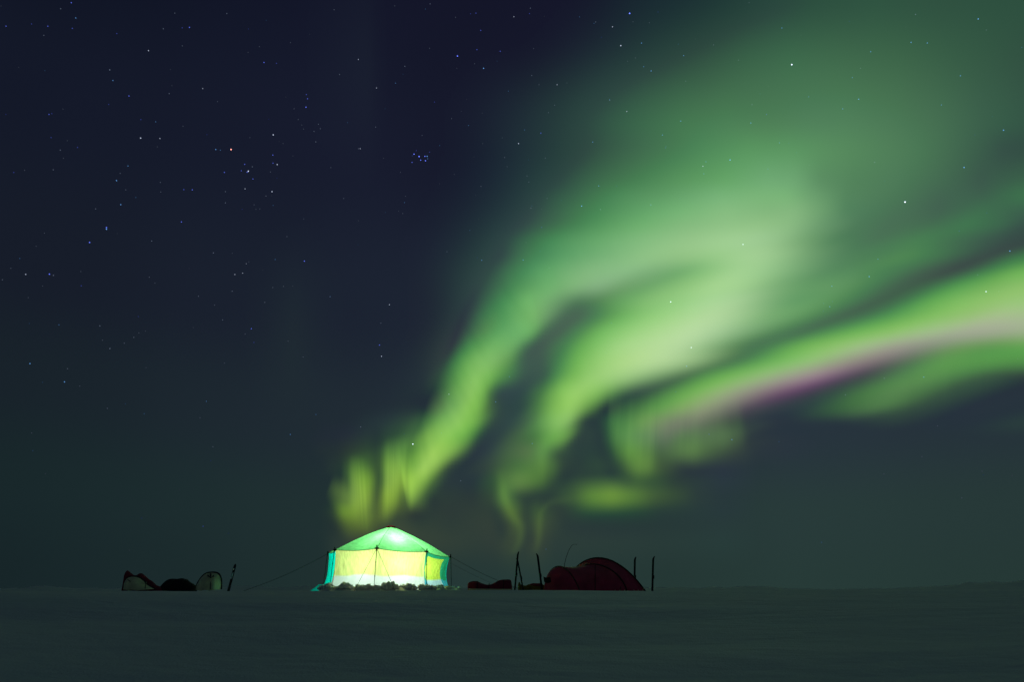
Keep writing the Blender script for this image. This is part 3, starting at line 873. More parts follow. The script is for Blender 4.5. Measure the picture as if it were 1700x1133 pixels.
def crop_stars(ox, oy, s, items):
    for x, y, b, c in items:
        stars.append((ox + x * s, oy + y * s, b, c))


crop_stars(0, 0, S3, [
    (355, 12, .5, BL), (302, 42, .25, GY), (377, 88, .4, TE), (238, 129, .35, BL), (30, 129, .35, BL), (360, 140, .25, BL), (157, 118, .15, BL), (218, 175, .2, GY),
    (813, 142, .25, GY), (943, 135, .6, BL), (907, 137, .2, BL), (870, 64, .2, GY), (1129, 66, .25, GY), (739, 251, .45, WH), (1314, 310, .6, BL), (1291, 231, .15, GY),
    (546, 347, .4, GY), (562, 400, .4, TE), (642, 477, .5, BL), (842, 465, .25, GY), (1009, 440, .3, WH), (1083, 505, .15, GY), (244, 569, .35, BL), (258, 565, .15, BL),
    (1525, 470, .3, BL), (1531, 491, .5, BL), (1523, 533, .8, BL), (1464, 541, .2, GY), (1502, 622, .15, GY), (1585, 618, .25, GY), (1594, 640, .25, GY), (1563, 654, .25, GY), (1572, 706, .3, GY), (1511, 642, .15, GY),
    (775, 606, .25, TE), (701, 595, .2, BL), (700, 687, .7, WH), (796, 689, .4, WH), (911, 628, .15, GY), (783, 731, .12, GY), (1360, 671, .8, WH), (1244, 685, .15, GY),
    (1074, 744, .6, TE), (1097, 747, .25, TE), (1150, 744, 1.7, RD), (1358, 772, .55, BL), (1359, 812, .45, BL), (1380, 819, .65, WH), (1409, 714, .15, GY), (1458, 776, .12, GY), (300, 747, .25, GY), (316, 788, .12, GY),
    (1218, 818, .5, BL), (1256, 830, .3, GY), (1201, 850, .4, BL), (1236, 852, 1.1, WH), (1230, 857, .6, BL), (1117, 858, .5, BL), (1259, 891, .5, BL), (1346, 856, .2, GY), (1647, 834, .2, GY), (637, 826, .35, TE), (265, 845, .25, GY),
    (580, 899, .6, TE), (798, 908, .2, GY), (915, 944, .35, BL), (957, 945, .55, BL), (1220, 940, .4, WH), (1122, 954, .25, GY), (1354, 954, .7, WH), (1324, 976, .25, GY), (800, 956, .2, GY), (626, 945, .2, GY),
    (601, 1019, .6, TE), (476, 1040, .25, GY), (1122, 1010, .3, GY), (1265, 1020, .2, GY), (1274, 1042, .15, GY), (1293, 1040, .18, GY), (903, 1105, .6, BL), (1512, 1090, .15, GY), (1446, 211, .15, GY), (1690, 370, .25, GY), (1663, 47, .2, GY), (530, 1133, .9, BL)])
crop_stars(567, 0, S3, [
    (441, 18, .25, GY), (265, 28, .15, GY), (669, 64, .3, BL), (642, 67, .15, BL), (858, 82, .35, WH), (940, 39, .25, GY), (693, 150, .35, BL), (674, 246, .35, BL), (577, 278, 1.3, BL), (790, 254, .4, BL),
    (707, 339, .8, TE), (662, 316, .15, GY), (574, 339, .12, GY), (84, 295, .35, WH), (315, 329, .3, GY), (269, 413, .25, TE), (174, 437, .35, WH), (956, 241, .15, GY), (947, 375, .25, GY), (983, 421, .18, GY), (1073, 421, .35, WH), (1122, 412, .12, GY),
    (1434, 65, 1.8, BL), (1349, 132, .45, WH), (1390, 226, .8, WH), (1493, 213, .5, TE), (1265, 108, .25, GY), (1451, 107, .15, GY), (1532, 112, .15, GY), (1504, 331, .3, TE), (1541, 352, .6, TE), (1463, 287, .18, GY), (1424, 304, .12, GY),
    (1335, 498, .35, GY), (1420, 554, .4, WH), (1061, 523, .2, GY), (1030, 560, .2, GY), (548, 590, .2, GY), (170, 632, .25, GY), (992, 664, .3, BL), (1250, 707, .4, TE), (881, 714, .6, WH), (800, 686, .12, GY), (703, 714, .12, GY), (401, 674, .2, GY),
    (93, 740, .4, WH), (84, 740, .25, GY), (209, 788, .12, GY), (361, 767, 1.1, BL), (386, 779, 1.5, BL), (415, 778, 1.0, BL), (426, 778, .8, TE), (394, 797, .9, BL), (418, 800, 1.1, BL), (351, 808, .55, BL), (438, 757, .2, BL), (372, 750, .2, BL), (429, 790, .3, TE), (352, 775, .15, BL),
    (812, 784, .2, GY), (824, 830, .15, GY), (1014, 787, .2, GY), (923, 876, .2, GY), (932, 906, .2, GY), (694, 928, .25, GY), (561, 868, .12, GY), (488, 915, .1, GY), (1280, 926, .45, TE), (1195, 1026, .9, TE), (1289, 1043, .4, GY), (943, 1036, .3, GY),
    (1023, 988, .2, GY), (318, 977, .15, GY), (284, 1051, .12, GY), (305, 1063, .18, GY), (11, 988, .2, GY), (1597, 672, .4, TE), (1689, 602, .4, TE), (84, 1099, .12, GY), (293, 858, .15, GY), (1540, 1018, .25, GY)])
crop_stars(0, 378, S3, [
    (446, 74, .9, BL), (530, 8, .9, TE), (755, 67, .3, GY), (128, 233, .45, WH), (246, 232, .9, BL), (266, 238, .3, GY), (402, 219, .15, GY), (743, 247, .2, GY), (771, 277, .15, GY), (1062, 126, .35, GY), (1156, 128, .12, GY), (1226, 180, .2, WH), (1239, 171, .15, GY),
    (1169, 234, .4, WH), (1208, 227, .35, WH), (1515, 167, .8, BL), (1428, 45, .2, GY), (1156, 317, .3, GY), (988, 342, .25, GY), (1068, 386, .2, GY), (1411, 293, .2, GY), (1457, 291, .12, GY), (1318, 373, .25, GY), (1643, 344, .25, TE), (1108, 460, .25, GY),
    (497, 490, .3, GY), (1251, 504, .6, BL), (1220, 530, .2, GY), (666, 547, .25, GY), (691, 525, .15, GY), (724, 516, .12, GY), (547, 603, .35, GY), (149, 678, .6, TE), (336, 703, .2, GY), (321, 769, .6, TE), (397, 790, .15, GY), (1509, 645, .2, GY), (1117, 675, .15, GY), (727, 698, .12, GY),
    (1027, 866, .25, TE), (996, 948, .15, GY), (534, 901, .2, GY), (1445, 1031, .35, TE), (1060, 1092, .2, GY), (1434, 566, .18, GY), (212, 291, .12, GY), (141, 349, .12, GY), (180, 93, .12, GY), (12, 260, .2, GY), (54, 203, .15, GY)])
crop_stars(850, 0, .5, [
    (391, 43, .5, BL), (896, 92, .4, TE), (929, 214, 1.7, WH), (1548, 62, .7, TE), (1325, 140, .5, TE), (1379, 142, .45, TE), (1191, 171, .4, TE), (1340, 47, .3, GY), (1489, 251, .4, TE), (1157, 226, .2, GY), (1130, 257, .3, TE), (1151, 329, .6, TE), (1098, 361, .4, TE), (1426, 348, .3, TE),
    (1632, 432, .7, TE), (752, 199, .2, GY), (985, 321, .25, TE), (793, 408, .5, TE), (797, 347, .3, GY), (559, 402, .3, TE), (570, 184, .4, TE), (577, 269, .2, GY), (724, 531, .9, TE), (644, 537, .35, TE), (634, 552, .5, WH), (637, 577, .3, TE), (500, 448, .3, TE), (888, 474, .3, TE), (1204, 539, .3, GY),
    (1305, 671, 1.9, WH), (1501, 556, .8, TE), (1653, 834, .7, TE), (767, 812, .9, WH), (527, 1003, 1.2, WH), (1186, 919, .6, TE), (1062, 951, .4, TE), (1215, 861, .3, TE), (1055, 1019, .4, TE), (1574, 969, .9, WH), (22, 477, .4, WH), (96, 441, .3, BL), (37, 864, .4, TE), (381, 370, .35, WH), (324, 331, .3, TE), (268, 472, .3, TE), (288, 617, .3, TE), (461, 681, .3, TE)])
crop_stars(850, 380, .5, [(595, 395, 1.0, WH), (580, 457, .5, TE), (1236, 497, .3, GY), (1367, 493, .4, TE), (1107, 552, .3, GY), (730, 701, .5, TE), (67, 714, .3, TE), (1413, 655, .15, GY), (1235, 815, .15, GY)])
crop_stars(500, 700, 1 / 4.25, [(788, 161, 1.5, WH), (420, 40, .35, GY), (1126, 420, .35, GY), (1632, 158, .2, TE)])
crop_stars(500, 400, 1 / 3.4, [(498, 361, .5, WH), (450, 465, .25, GY), (442, 589, .6, BL), (453, 653, .6, WH), (163, 316, .3, GY), (336, 1052, .3, GY), (834, 867, .4, WH), (1098, 911, .4, TE), (1175, 768, .25, TE), (1019, 110, .45, TE), (1253, 108, .4, TE)])
for _ in range(650):
    x, y = random.uniform(-500, 2200), random.uniform(-700, 930)
    if random.random() < 0.55 and y > 600:
        continue
    stars.append((x, y, 0.06 + 0.16 * random.random() ** 2, random.choice([GY, GY, BL, TE])))


def build_stars():
    vs, fs, cs = [], [], []
    D = 30000.0
    for x, y, b, c in stars:
        d = direction(x, y)
        size = (0.62 + 0.20 * min(b, 2.0)) * D / FPX * 1.15
        a = d.cross(Vector((0, 0, 1))).normalized()
        u = a.cross(d).normalized()
        p = d * D + Vector((0, 0, CAMZ))
        o = len(vs)
        vs += [p + a * size, p + u * size, p - a * size, p - u * size, p + d * size, p - d * size]
        fs += [(o, o + 1, o + 5), (o + 1, o + 2, o + 5), (o + 2, o + 3, o + 5), (o + 3, o, o + 5),
               (o + 1, o, o + 4), (o + 2, o + 1, o + 4), (o + 3, o + 2, o + 4), (o, o + 3, o + 4)]
        k = 1.4 * b
        cs += [(c[0] * k, c[1] * k, c[2] * k, 1)] * 6
    m = bpy.data.materials.new('starlight')
    m.use_nodes = True
    nt = m.node_tree
    nt.nodes.clear()
    out = nt.nodes.new('ShaderNodeOutputMaterial')
    em = nt.nodes.new('ShaderNodeEmission')
    at_ = nt.nodes.new('ShaderNodeAttribute')
    at_.attribute_name = 'glow'
    nt.links.new(at_.outputs['Color'], em.inputs['Color'])
    nt.links.new(em.outputs[0], out.inputs[0])
    m.cycles.emission_sampling = 'NONE'
    o = mesh_obj('stars', vs, fs, m, smooth=False)
    a = o.data.color_attributes.new('glow', 'FLOAT_COLOR', 'POINT')
    a.data.foreach_set('color', np.array(cs, np.float32).ravel())
    tag(o, 'small blue and white stars scattered over the night sky', 'stars', kind='stuff')


build_stars()

# ------------------------------------------------------------------ the glowing tent
TY = 30.0
tx, _ = xz(642.8, 975, TY)
tz = ground(tx, TY)
TC = Vector((tx, TY, tz))
TR = 2.52
PH0 = -1.0
PHI = [PH0 + 45 * k for k in range(8)]          # C, D, E, F, G, H, A, B
EAVE = [1.50, 1.42, 1.30, 1.36, 1.42, 1.44, 1.46, 1.49]
CAPH = 2.50


def tent_pt(phi, r, h):
    a = R(phi)
    return TC + Vector((r * math.sin(a), -r * math.cos(a), h))


tent = empty('group_tent', TC)
tag(tent, 'large eight-sided tent glowing from inside, green roof over yellow and white walls', 'tent')


def eave_height(phi):
    k = (phi - PH0) / 45.0
    i = int(math.floor(k)) % 8
    f = k - math.floor(k)
    h = EAVE[i] * (1 - f) + EAVE[(i + 1) % 8] * f
    return h - 0.05 * math.sin(math.pi * f)       # cloth hangs a little between corners


def side_r(phi, r):
    """radius of a straight-sided octagon at this angle, a touch scalloped"""
    f = ((phi - PH0) % 45.0)
    return r * math.cos(R(22.5)) / math.cos(R(f - 22.5)) * (1 - 0.012 * math.sin(math.pi * f / 45.0))


def build_roof():
    nphi, nr = 8 * 14, 22
    vs = []
    for i in range(nr):
        t = i / (nr - 1)
        for k in range(nphi):
            ph = PH0 + 360.0 * k / nphi
            f = ((ph - PH0) % 45.0) / 45.0
            rr = 0.20 + t * (side_r(ph, TR) - 0.20) if t > 0 else 0.20
            he = eave_height(ph) + 0.03
            prof = 1 - (0.90 * t + 0.10 * t * t)          # from the cap straight down, easing out
            h = he + (CAPH - he) * prof
            h += 0.035 * math.sin(math.pi * t)  # the lit crown bellies out
            h -= 0.065 * math.sin(math.pi * f) * math.sin(math.pi * t)  # and dips between the seams
            h += 0.012 * smooth_noise(rr * 2.2, ph * 0.11, 3.0)
            vs.append(tent_pt(ph, rr, h))
    fs = grid_faces(nr, nphi, wrap=True)
    return mesh_obj('roof', vs, fs, M['roof'], tent)


roof = build_roof()
# seam tapes on the roof ridges
for k in range(8):
    ph = PHI[k]
    pts = []
    for i in range(16):
        t = i / 15
        rr = 0.20 + t * (TR - 0.20)
        he = EAVE[k] + 0.03
        h = he + (CAPH - he) * (1 - (0.90 * t + 0.10 * t * t)) + 0.012 * math.sin(math.pi * t)
        pts.append(tent_pt(ph, rr, h + 0.004))
    v, f = tube(pts, 0.009, 6)
    child_of_mesh(mesh_obj('seam', v, f, M['seam'], tent), roof)
# eave hem
pts = [tent_pt(PH0 + 3 * k, side_r(PH0 + 3 * k, TR) + 0.004, eave_height(PH0 + 3 * k) + 0.028) for k in range(121)]
v, f = tube(pts, 0.009, 6, cap=False)
child_of_mesh(mesh_obj('hem', v, f, M['seam'], tent), roof)

# red cap with a ruffled rim
vs = []
for i in range(7):
    t = i / 6
    for k in range(28):
        a = 2 * math.pi * k / 28
        rr = 0.02 + 0.26 * t
        h = CAPH + 0.085 - 0.10 * t * t + 0.018 * smooth_noise(rr * 9, math.cos(a) * 2, math.sin(a) * 2) - (0.02 * (k % 4 == 0) if i == 6 else 0)
        vs.append(TC + Vector((rr * math.cos(a), rr * math.sin(a), h)))
mesh_obj('roof_cap', vs, grid_faces(7, 28, wrap=True) + [tuple(range(28))], M['cap'], tent)


def wall(k):
    """one side of the octagon, from corner k to corner k+1"""
    nu, nv = 34, 26
    vs, idx = [], []
    scheme = {0: 'front', 7: 'front', 1: 'side', 2: 'cyan', 3: 'front', 4: 'front', 5: 'front', 6: 'cyan'}[k]
    pinch = {1: 0.13, 2: 0.10, 6: 0.03}.get(k, 0.05)
    for i in range(nu):
        u = i / (nu - 1)
        ph = PHI[k] + 45 * u
        for j in range(nv):
            w = j / (nv - 1)                     # 0 eave, 1 foot
            h = (eave_height(ph) + 0.028) * (1 - w) + (-0.03) * w
            r = side_r(ph, TR) * (1 - pinch * math.sin(math.pi * min(1, w * 1.05)) * (0.45 + 0.55 * math.sin(math.pi * u))) - 0.004 - 0.016 * min(1, w * 6)
            r += 0.16 * (w ** 3) * (1.4 if k == 6 else 0.6)
            # creases fanning out from the corners, and slack folds
            cu = min(u, 1 - u)
            fold = 0.020 * math.sin(cu / (0.08 + 0.30 * w) * 9.0 + k) * math.exp(-cu * 3.0) * math.sin(math.pi * min(1, w * 1.2 + 0.1))
            fold += 0.028 * smooth_noise(u * 4.5 + k * 3.3, w * 1.5, k * 1.7)
            r += fold * min(1, w * 5)
            if k == 6:                          # loose foot of the cloth spread over the snow
                sp = max(0.0, (w - 0.80) / 0.20)
                r += 0.50 * sp * (1 - 0.75 * u) * (1 + 0.25 * smooth_noise(u * 4.0, 8.0))
                h += (0.06 + 0.07 * smooth_noise(u * 7.0, w * 12.0, 3.0)) * math.sin(math.pi * sp)
            vs.append(tent_pt(ph, r, h))
    fs = grid_faces(nu, nv)
    for (a, b, c, d) in fs:
        i, j = divmod(a, nv)
        u, w = i / (nu - 1), j / (nv - 1)
        band_at = 0.62 + 0.03 * math.sin(u * math.pi * 2.0) + (0.04 if k == 1 else 0)
        if scheme == 'front':
            m = 0
            if (u > 0.965 and k == 0) or (u < 0.035 and k == 7 and w > 0.0):
                m = 0
        elif scheme == 'side':
            edge = u < 0.10 + 0.10 * w * w or u > 0.84
            top = w < 0.05
            m = 3 if (edge and w < band_at) or top else (4 if edge else 1)
            if not edge and w > band_at + 0.12 + (0.28 * (u - 0.1)) and u < 0.55:
                m = 4
        else:
            m = 2
        idx.append(m)
    o = mesh_obj('wall_panel', vs, fs, [M['wall'], M['lime'], M['cyan'], M['green'], M['blue']], tent, mat_idx=idx)
    if scheme == 'cyan':
        tag(o, label='cyan wall panel' if k == 6 else 'rear cyan wall panel')
    return o


for k in range(8):
    wall(k)

# corner poles, standing just outside the walls and tied to the eave
POLE_H = [1.66, 1.56, 1.44, 1.5, 1.5, 1.5, 1.56, 1.62]
tops, feet = [], []
for k in range(8):
    foot_xy = tent_pt(PHI[k], TR + 0.12, 0)
    foot_xy.z = ground(foot_xy.x, foot_xy.y) - 0.06
    top = tent_pt(PHI[k], TR + 0.04, POLE_H[k])
    tops.append(top)
    feet.append(foot_xy)
    pts = [foot_xy.lerp(top, t) for t in (0, .33, .335, .36, .365, .62, .625, .65, .655, .86, .865, 1.0)]
    rad = [.011, .011, .017, .017, .012, .012, .018, .018, .013, .013, .022, .022]
    pole = mesh_obj('pole', *tube(pts, rad, 8), M['dark'], tent)
    # tie from pole to eave
    e = tent_pt(PHI[k], TR - 0.03, EAVE[k] + 0.03)
    tp = foot_xy.lerp(top, 0.90)
    v1, f1 = tube([tp, tp.lerp(e, .5) - Vector((0, 0, .012)), e], [0.014, 0.010, 0.018], 6)
    v2, f2 = box(tent_pt(PHI[k], TR + 0.02, EAVE[k] + 0.035), (0.16, 0.05, 0.06), Matrix.Rotation(R(PHI[k]), 3, 'Z'))
    child_of_mesh(mesh_obj('corner_tie', *join((v1, f1), (v2, f2)), M['dark'], tent), pole)


def guy(a, b, sag=0.03, r=0.006):
    pts = []
    for i in range(13):
        t = i / 12
        p = Vector(a).lerp(Vector(b), t)
        p.z -= sag * math.sin(math.pi * t)
        pts.append(p)
    mesh_obj('guy_line', *tube(pts, r, 5), M['cord'], tent)


def gp(px, Y, dz=0.0):
    p = on_ground(px, Y)
    return p + Vector((0, 0, dz))


guy(tops[6] - Vector((0, 0, .1)), gp(404, 29.0), 0.10, 0.0075)          # long line out to the left
guy(tops[2] - Vector((0, 0, .1)), gp(872, 31.5), 0.10, 0.0075)          # and to the right
guy(tops[2] - Vector((0, 0, .35)), gp(846, 34), 0.05, 0.004)
guy(tops[0] - Vector((0, 0, .12)), gp(588, 26.3), 0.0, 0.0065)
guy(tops[0] - Vector((0, 0, .12)), gp(657, 26.0), 0.0, 0.0065)
guy(tops[5] - Vector((0, 0, .1)), gp(520, 36), 0.03, 0.006)
guy(tops[3] - Vector((0, 0, .1)), gp(735, 36), 0.03, 0.006)
guy(tops[4] - Vector((0, 0, .1)), gp(640, 37), 0.03, 0.006)

# the lantern hanging inside
LP = TC + Vector((0.30, -0.70, 1.60))
lan = empty('lantern', LP)
tag(lan, 'lit lantern hanging under the green roof inside the glowing tent', 'lantern')
m_l = bpy.data.materials.new('lantern_glass')
m_l.use_nodes = True
b_ = m_l.node_tree.nodes['Principled BSDF']
b_.inputs['Base Color'].default_value = (0.9, 0.9, 0.85, 1)
b_.inputs['Emission Color'].default_value = (1.0, 0.97, 0.88, 1)
b_.inputs['Emission Strength'].default_value = 6
prof = [(0.0, -0.09), (0.045, -0.085), (0.05, -0.03), (0.05, 0.04), (0.04, 0.07), (0.0, 0.075)]
vs = []
for r_, z_ in prof:
    for k in range(14):
        a = 2 * math.pi * k / 14
        vs.append(LP + Vector((r_ * math.cos(a), r_ * math.sin(a), z_)))
mesh_obj('globe', vs, grid_faces(len(prof), 14, wrap=True), m_l, lan)
mesh_obj('hook', *tube([LP + Vector((0, 0, .085)), LP + Vector((0, 0, .13)), LP + Vector((.02, 0, .16)), LP + Vector((0, 0, .18))], .006, 6), M['dark'], lan)
ld = bpy.data.lights.new('lantern_light', 'POINT')
ld.energy = 230.0
ld.color = (0.96, 1.0, 0.90)
ld.shadow_soft_size = 0.3
lo = bpy.data.objects.new('lantern_light', ld)
COL.objects.link(lo)
lo.parent = lan
lo.location = (0, 0, -0.22)


# ------------------------------------------------------------------ snow lumps weighing down the tent skirt
def lump_mesh(seed, name='snow_lump'):
    bm = bmesh.new()
    bmesh.ops.create_icosphere(bm, subdivisions=3, radius=1.0)
    for v in bm.verts:
        n = v.co.normalized()
        d = 1 + 0.55 * smooth_noise(n.x * 1.3 + seed * 9, n.y * 1.3, n.z * 1.3) + 0.38 * smooth_noise(n.x * 3.4, n.y * 3.4 + seed * 5, n.z * 3.4) + 0.07 * smooth_noise(n.x * 8, n.y * 8, n.z * 8 + seed)
        # broken blocks have flat faces
        f = max(abs(n.x), abs(n.y), abs(n.z))
        v.co = n * d * (0.80 / f * 0.35 + 0.65)
    me = bpy.data.meshes.new(name)
    bm.to_mesh(me)
    bm.free()
    me.materials.append(M['snow_lump'])
    me.polygons.foreach_set('use_smooth', [True] * len(me.polygons))
    return me


lumps = [lump_mesh(s) for s in range(8)]
rl = random.Random(5)
SPOTS = []
# (angle around the tent, radius, size)
for k in range(96):
    ph = -100 + 205 * k / 95 + rl.uniform(-2, 2)
    rr = side_r(ph, TR) + rl.uniform(0.14, 0.50)
    s = rl.choice([0.045, 0.06, 0.08, 0.10, 0.13])
    if 62 < ph:
        s *= 0.6
    SPOTS.append((ph, rr, s))
for ph, s in ((-27, .19), (-24, .17), (-6, .11), (-4, .13), (8, .17), (12, .19), (15, .16), (27, .15), (31, .13), (-44, .15), (-49, .12)):
    SPOTS.append((ph, side_r(ph, TR) + 0.30, s))
for ph, rr, s in SPOTS:
    if ph < -56:
        continue
    p = tent_pt(ph, rr, 0)
    p.z = ground(p.x, p.y) + 0.09 + s * 0.35
    o = bpy.data.objects.new('snow_lump', rl.choice(lumps))
    COL.objects.link(o)
    o.location = p
    o.scale = (s * rl.uniform(0.9, 1.5), s * rl.uniform(0.8, 1.3), s * rl.uniform(0.65, 0.95))
    o.rotation_euler = (rl.uniform(-.4, .4), rl.uniform(-.4, .4), rl.uniform(0, 6.28))
    tag(o, 'rough lump of snow holding down the foot of the glowing tent wall', 'snow lump', 'snow lumps banked round the glowing tent')


# low snow bank the lumps sit in
def bank():
    na, nr = 150, 12
    vs = []
    for i in range(nr):
        t = i / (nr - 1)
        for k in range(na):
            ph = 360.0 * k / na
            r = side_r(ph, TR) - 0.05 + t * (0.85 + 0.2 * smooth_noise(ph * 0.05, 4.0))
            p = tent_pt(ph, r, 0)
            g = ground(p.x, p.y)
            h = 0.17 * math.exp(-((t - 0.35) / 0.26) ** 2)
            h *= 0.75 + 0.8 * smooth_noise(p.x * 2.6, p.y * 2.6, 1.0)
            h += 0.02 * smooth_noise(p.x * 9, p.y * 9, 2.0) * (1 - t)
            if 255 < ph < 310:
                h *= 0.15
            if ph > 75 and ph < 300:
                h *= 0.8
            p.z = g + h + 0.012 - 0.05 * t ** 4
            vs.append(p)
    o = mesh_obj('snow_bank', vs, grid_faces(nr, na, wrap=True), M['snow_lump'])
    tag(o, kind='structure')


bank()


# ------------------------------------------------------------------ red tunnel tent on the right
def red_tent():
    Y0 = 28.0
    base = on_ground(980, Y0)
    t = empty('tunnel_tent', base)
    tag(t, 'low dark red hooped tunnel tent pitched on the snow between standing skis', 'tent')
    kx = KX * Y0
    zb = ground(base.x, Y0)

    def c2(x, y):                       # photo crop -> photo px
        return 760 + x / 4.857, 880 + y / 4.857

    def hoop(peak, near, far, dn, df, n=29, e=1.0):
        """curve from the near foot over the peak to the far foot"""
        (xp, yp), (xn, yn), (xf, yf) = c2(*peak), c2(*near), c2(*far)
        hp = at(xp, yp, Y0).z
        Xp = (xp - W0 / 2) * kx
        out = []
        for i in range(n):
            a = math.pi * i / (n - 1)
            c, s = math.cos(a), math.sin(a) ** (e if a < math.pi / 2 else 1.0)
            if c >= 0:
                X = Xp + ((xn - W0 / 2) * kx * (1) - Xp) * c
                Yv = Y0 - dn * c
            else:
                X = Xp + ((xf - W0 / 2) * kx - Xp) * (-c)
                Yv = Y0 + df * (-c)
            zg = ground(X, Yv) - 0.03
            out.append(Vector((X, Yv, zg + (hp - zg) * s)))
        return out

    H = [
        hoop((715, 385), (700, 478), (720, 478), .35, .35, e=1.0),
        hoop((752, 335), (790, 478), (712, 478), .65, .6, e=1.3),
        hoop((815, 298), (965, 482), (705, 478), .95, .8, e=1.75),
        hoop((900, 296), (1080, 486), (790, 478), 1.0, .95, e=1.45),
        hoop((985, 288), (1200, 490), (860, 478), 1.05, 1.0, e=1.25),
        hoop((1075, 280), (1322, 492), (930, 478), 1.10, 1.0, e=1.2),
        hoop((1105, 245), (1400, 494), (905, 478), .98, 1.0, e=1.6),
        hoop((1132, 229), (1478, 500), (895, 480), .85, 1.0, e=1.9),
    ]
    # refine by interpolation along the tunnel
    rows = []
    arr = np.array([[tuple(p) for p in h] for h in H])
    nrow = 36
    flat = catmull(arr.reshape(len(H), -1).tolist(), nrow)
    for r_ in flat:
        rows.append(r_.reshape(-1, 3))
    n = len(H[0])
    vs = []
    for i, r_ in enumerate(rows):
        u = i / (nrow - 1) * (len(H) - 1)
        sag = 0.035 * abs(math.sin(math.pi * (u - 2) / 3.0)) if 2 <= u <= 5 else 0
        for j in range(n):
            p = Vector(r_[j])
            p.z -= sag * math.sin(math.pi * j / (n - 1))
            p += Vector((0, 1, 0)) * 0.02 * smooth_noise(u * 1.3, j * 0.35, 2.0)
            vs.append(p)
    fs = grid_faces(nrow, n)
    fs.append(tuple(range(n)))
    # back wall falling away from the last hoop
    last = [vs[(nrow - 1) * n + j] for j in range(n)]
    o0 = len(vs)
    mid = sum(last, Vector()) / n
    for t_ in (0.35, 0.7):
        for j in range(n):
            q = last[j].lerp(Vector((mid.x + 0.45, mid.y + 0.7, ground(mid.x, mid.y))), t_)
            vs.append(q)
    for a_ in range(2):
        for j in range(n - 1):
            r0 = (nrow - 1) * n if a_ == 0 else o0
            r1 = o0 + a_ * n
            fs.append((r0 + j, r0 + j + 1, r1 + j + 1, r1 + j))
    fs.append(tuple(o0 + n + j for j in range(n)))
    body = mesh_obj('canopy', vs, fs, M['redtent'], t)

    def hp_tube(name, curve, r_, lift=0.012):
        c = [p + Vector((0, -0.01, lift)) for p in curve]
        mesh_obj(name, *tube(c, r_, 6), M['dark'], t)
    hp_tube('hoop', H[2], .019)
    hp_tube('hoop', H[5], .022)
    hp_tube('hoop', H[7], .022)
    # upright seams on the near flank
    seam = []
    for i in range(14):
        s = i / 13
        a = c2(1108, 290 + 200 * s)
        row = None
        p = at(a[0], a[1], Y0 - 0.25 - 1.0 * s ** .8)
        seam.append(p)
    seam[-1].z = ground(seam[-1].x, seam[-1].y) - .02
    mesh_obj('flap_seam', *tube(seam, .016, 6), M['dark'], t)
    seam = []
    for i in range(12):
        s = i / 11
        a = c2(1332 - 22 * s, 345 + 148 * s)
        seam.append(at(a[0], a[1], Y0 - 0.62 - .52 * s ** .8))
    mesh_obj('flap_seam', *tube(seam, .013, 6), M['dark'], t)
    # dark vent at the low end
    vv = []
    for i in range(6):
        for j in range(9):
            a, b = i / 5, j / 8
            x, y = c2(690 + 56 * b + 6 * a, 378 + 44 * a + 10 * math.sin(b * 3.1))
            vv.append(at(x, y, Y0 - 0.50 - 0.20 * b - .06 * math.sin(a * 3.14)))
    mesh_obj('vent', vv, grid_faces(6, 9), M['black'], t)
    # snow valance pegs
    parts = []
    for x in (1228, 1265, 1300, 1372, 1405, 1440):
        q = c2(x, 492)
        X = (q[0] - W0 / 2) * kx
        g = Vector((X, Y0 - 1.18, ground(X, Y0 - 1.18)))
        mesh_obj('peg', *tube([g + Vector((0, 0, -.05)), g + Vector((.01, 0, .07))], .012, 5), M['hull'], t)


red_tent()


# ------------------------------------------------------------------ skis standing in the snow
def ski(px0, py0, px1, py1, Y, label, tip=0.35, w=0.085, hook=1, lean=0.0, stripe=False):
    """foot at (px0, py0), tip at (px1, py1)"""
    a = on_ground(px0, Y)
    a.z -= 0.12
    b = at(px1, py1, Y + lean)
    root = empty('ski', Vector((a.x, a.y, a.z + 0.12)))
    tag(root, label, 'ski', 'skis and poles standing in the snow')
    ax = (b - a)
    L = ax.length
    ax.normalize()
    side = Vector((1, 0, 0))
    thick = ax.cross(side).normalized()
    ang = 0.42
    wd = (side * math.cos(ang) + thick * math.sin(ang)).normalized()
    td = ax.cross(wd).normalized()
    if td.x * hook < 0:
        td = -td
    vs = []
    n = 26
    for i in range(n):
        s = i / (n - 1)
        c = a + ax * (L * s)
        bend = max(0, (s - 0.90) / 0.10)
        c += td * 0.09 * bend ** 1.8
        ww = w * 0.5 * (1.0 - 0.12 * math.sin(math.pi * s)) * (1 - 0.75 * bend ** 2.5)
        th = 0.008 + 0.008 * math.sin(math.pi * min(1, s)) ** 0.6
        for su, sv in ((-1, -1), (1, -1), (1, 1), (-1, 1)):
            vs.append(c + wd * ww * su + td * th * sv)
    fs = grid_faces(n, 4, wrap=True) + [(3, 2, 1, 0), tuple((n - 1) * 4 + q for q in range(4))]
    mesh_obj('blade', vs, fs, M['dark'], root, smooth=False)
    # binding
    c = a + ax * (L * 0.46)
    rot = Matrix((wd, td, ax)).transposed()
    mesh_obj('binding', *box(c + td * 0.03 * hook, (w * 0.9, 0.05, 0.12), rot), M['dark'], root, smooth=False)
    if stripe:
        vv = []
        for s0, s1, q in ((0.47, 0.72, 1.0), (0.80, 0.86, 0.9)):
            o = len(vv)
            c0, c1 = a + ax * L * s0, a + ax * L * s1
            e = -wd * w * 0.36 * q
            off = -td * 0.021 if td.y > 0 else td * 0.021
            f1 = c0 + off
            f2 = c1 + off
            vv += [f1 + e, f1 - e * .1, f2 - e * .3, f2 + e * .8]
        mesh_obj('pale_stripe', vv, [(0, 1, 2, 3), (4, 5, 6, 7)], M['reflect'], root, smooth=False)
    return root


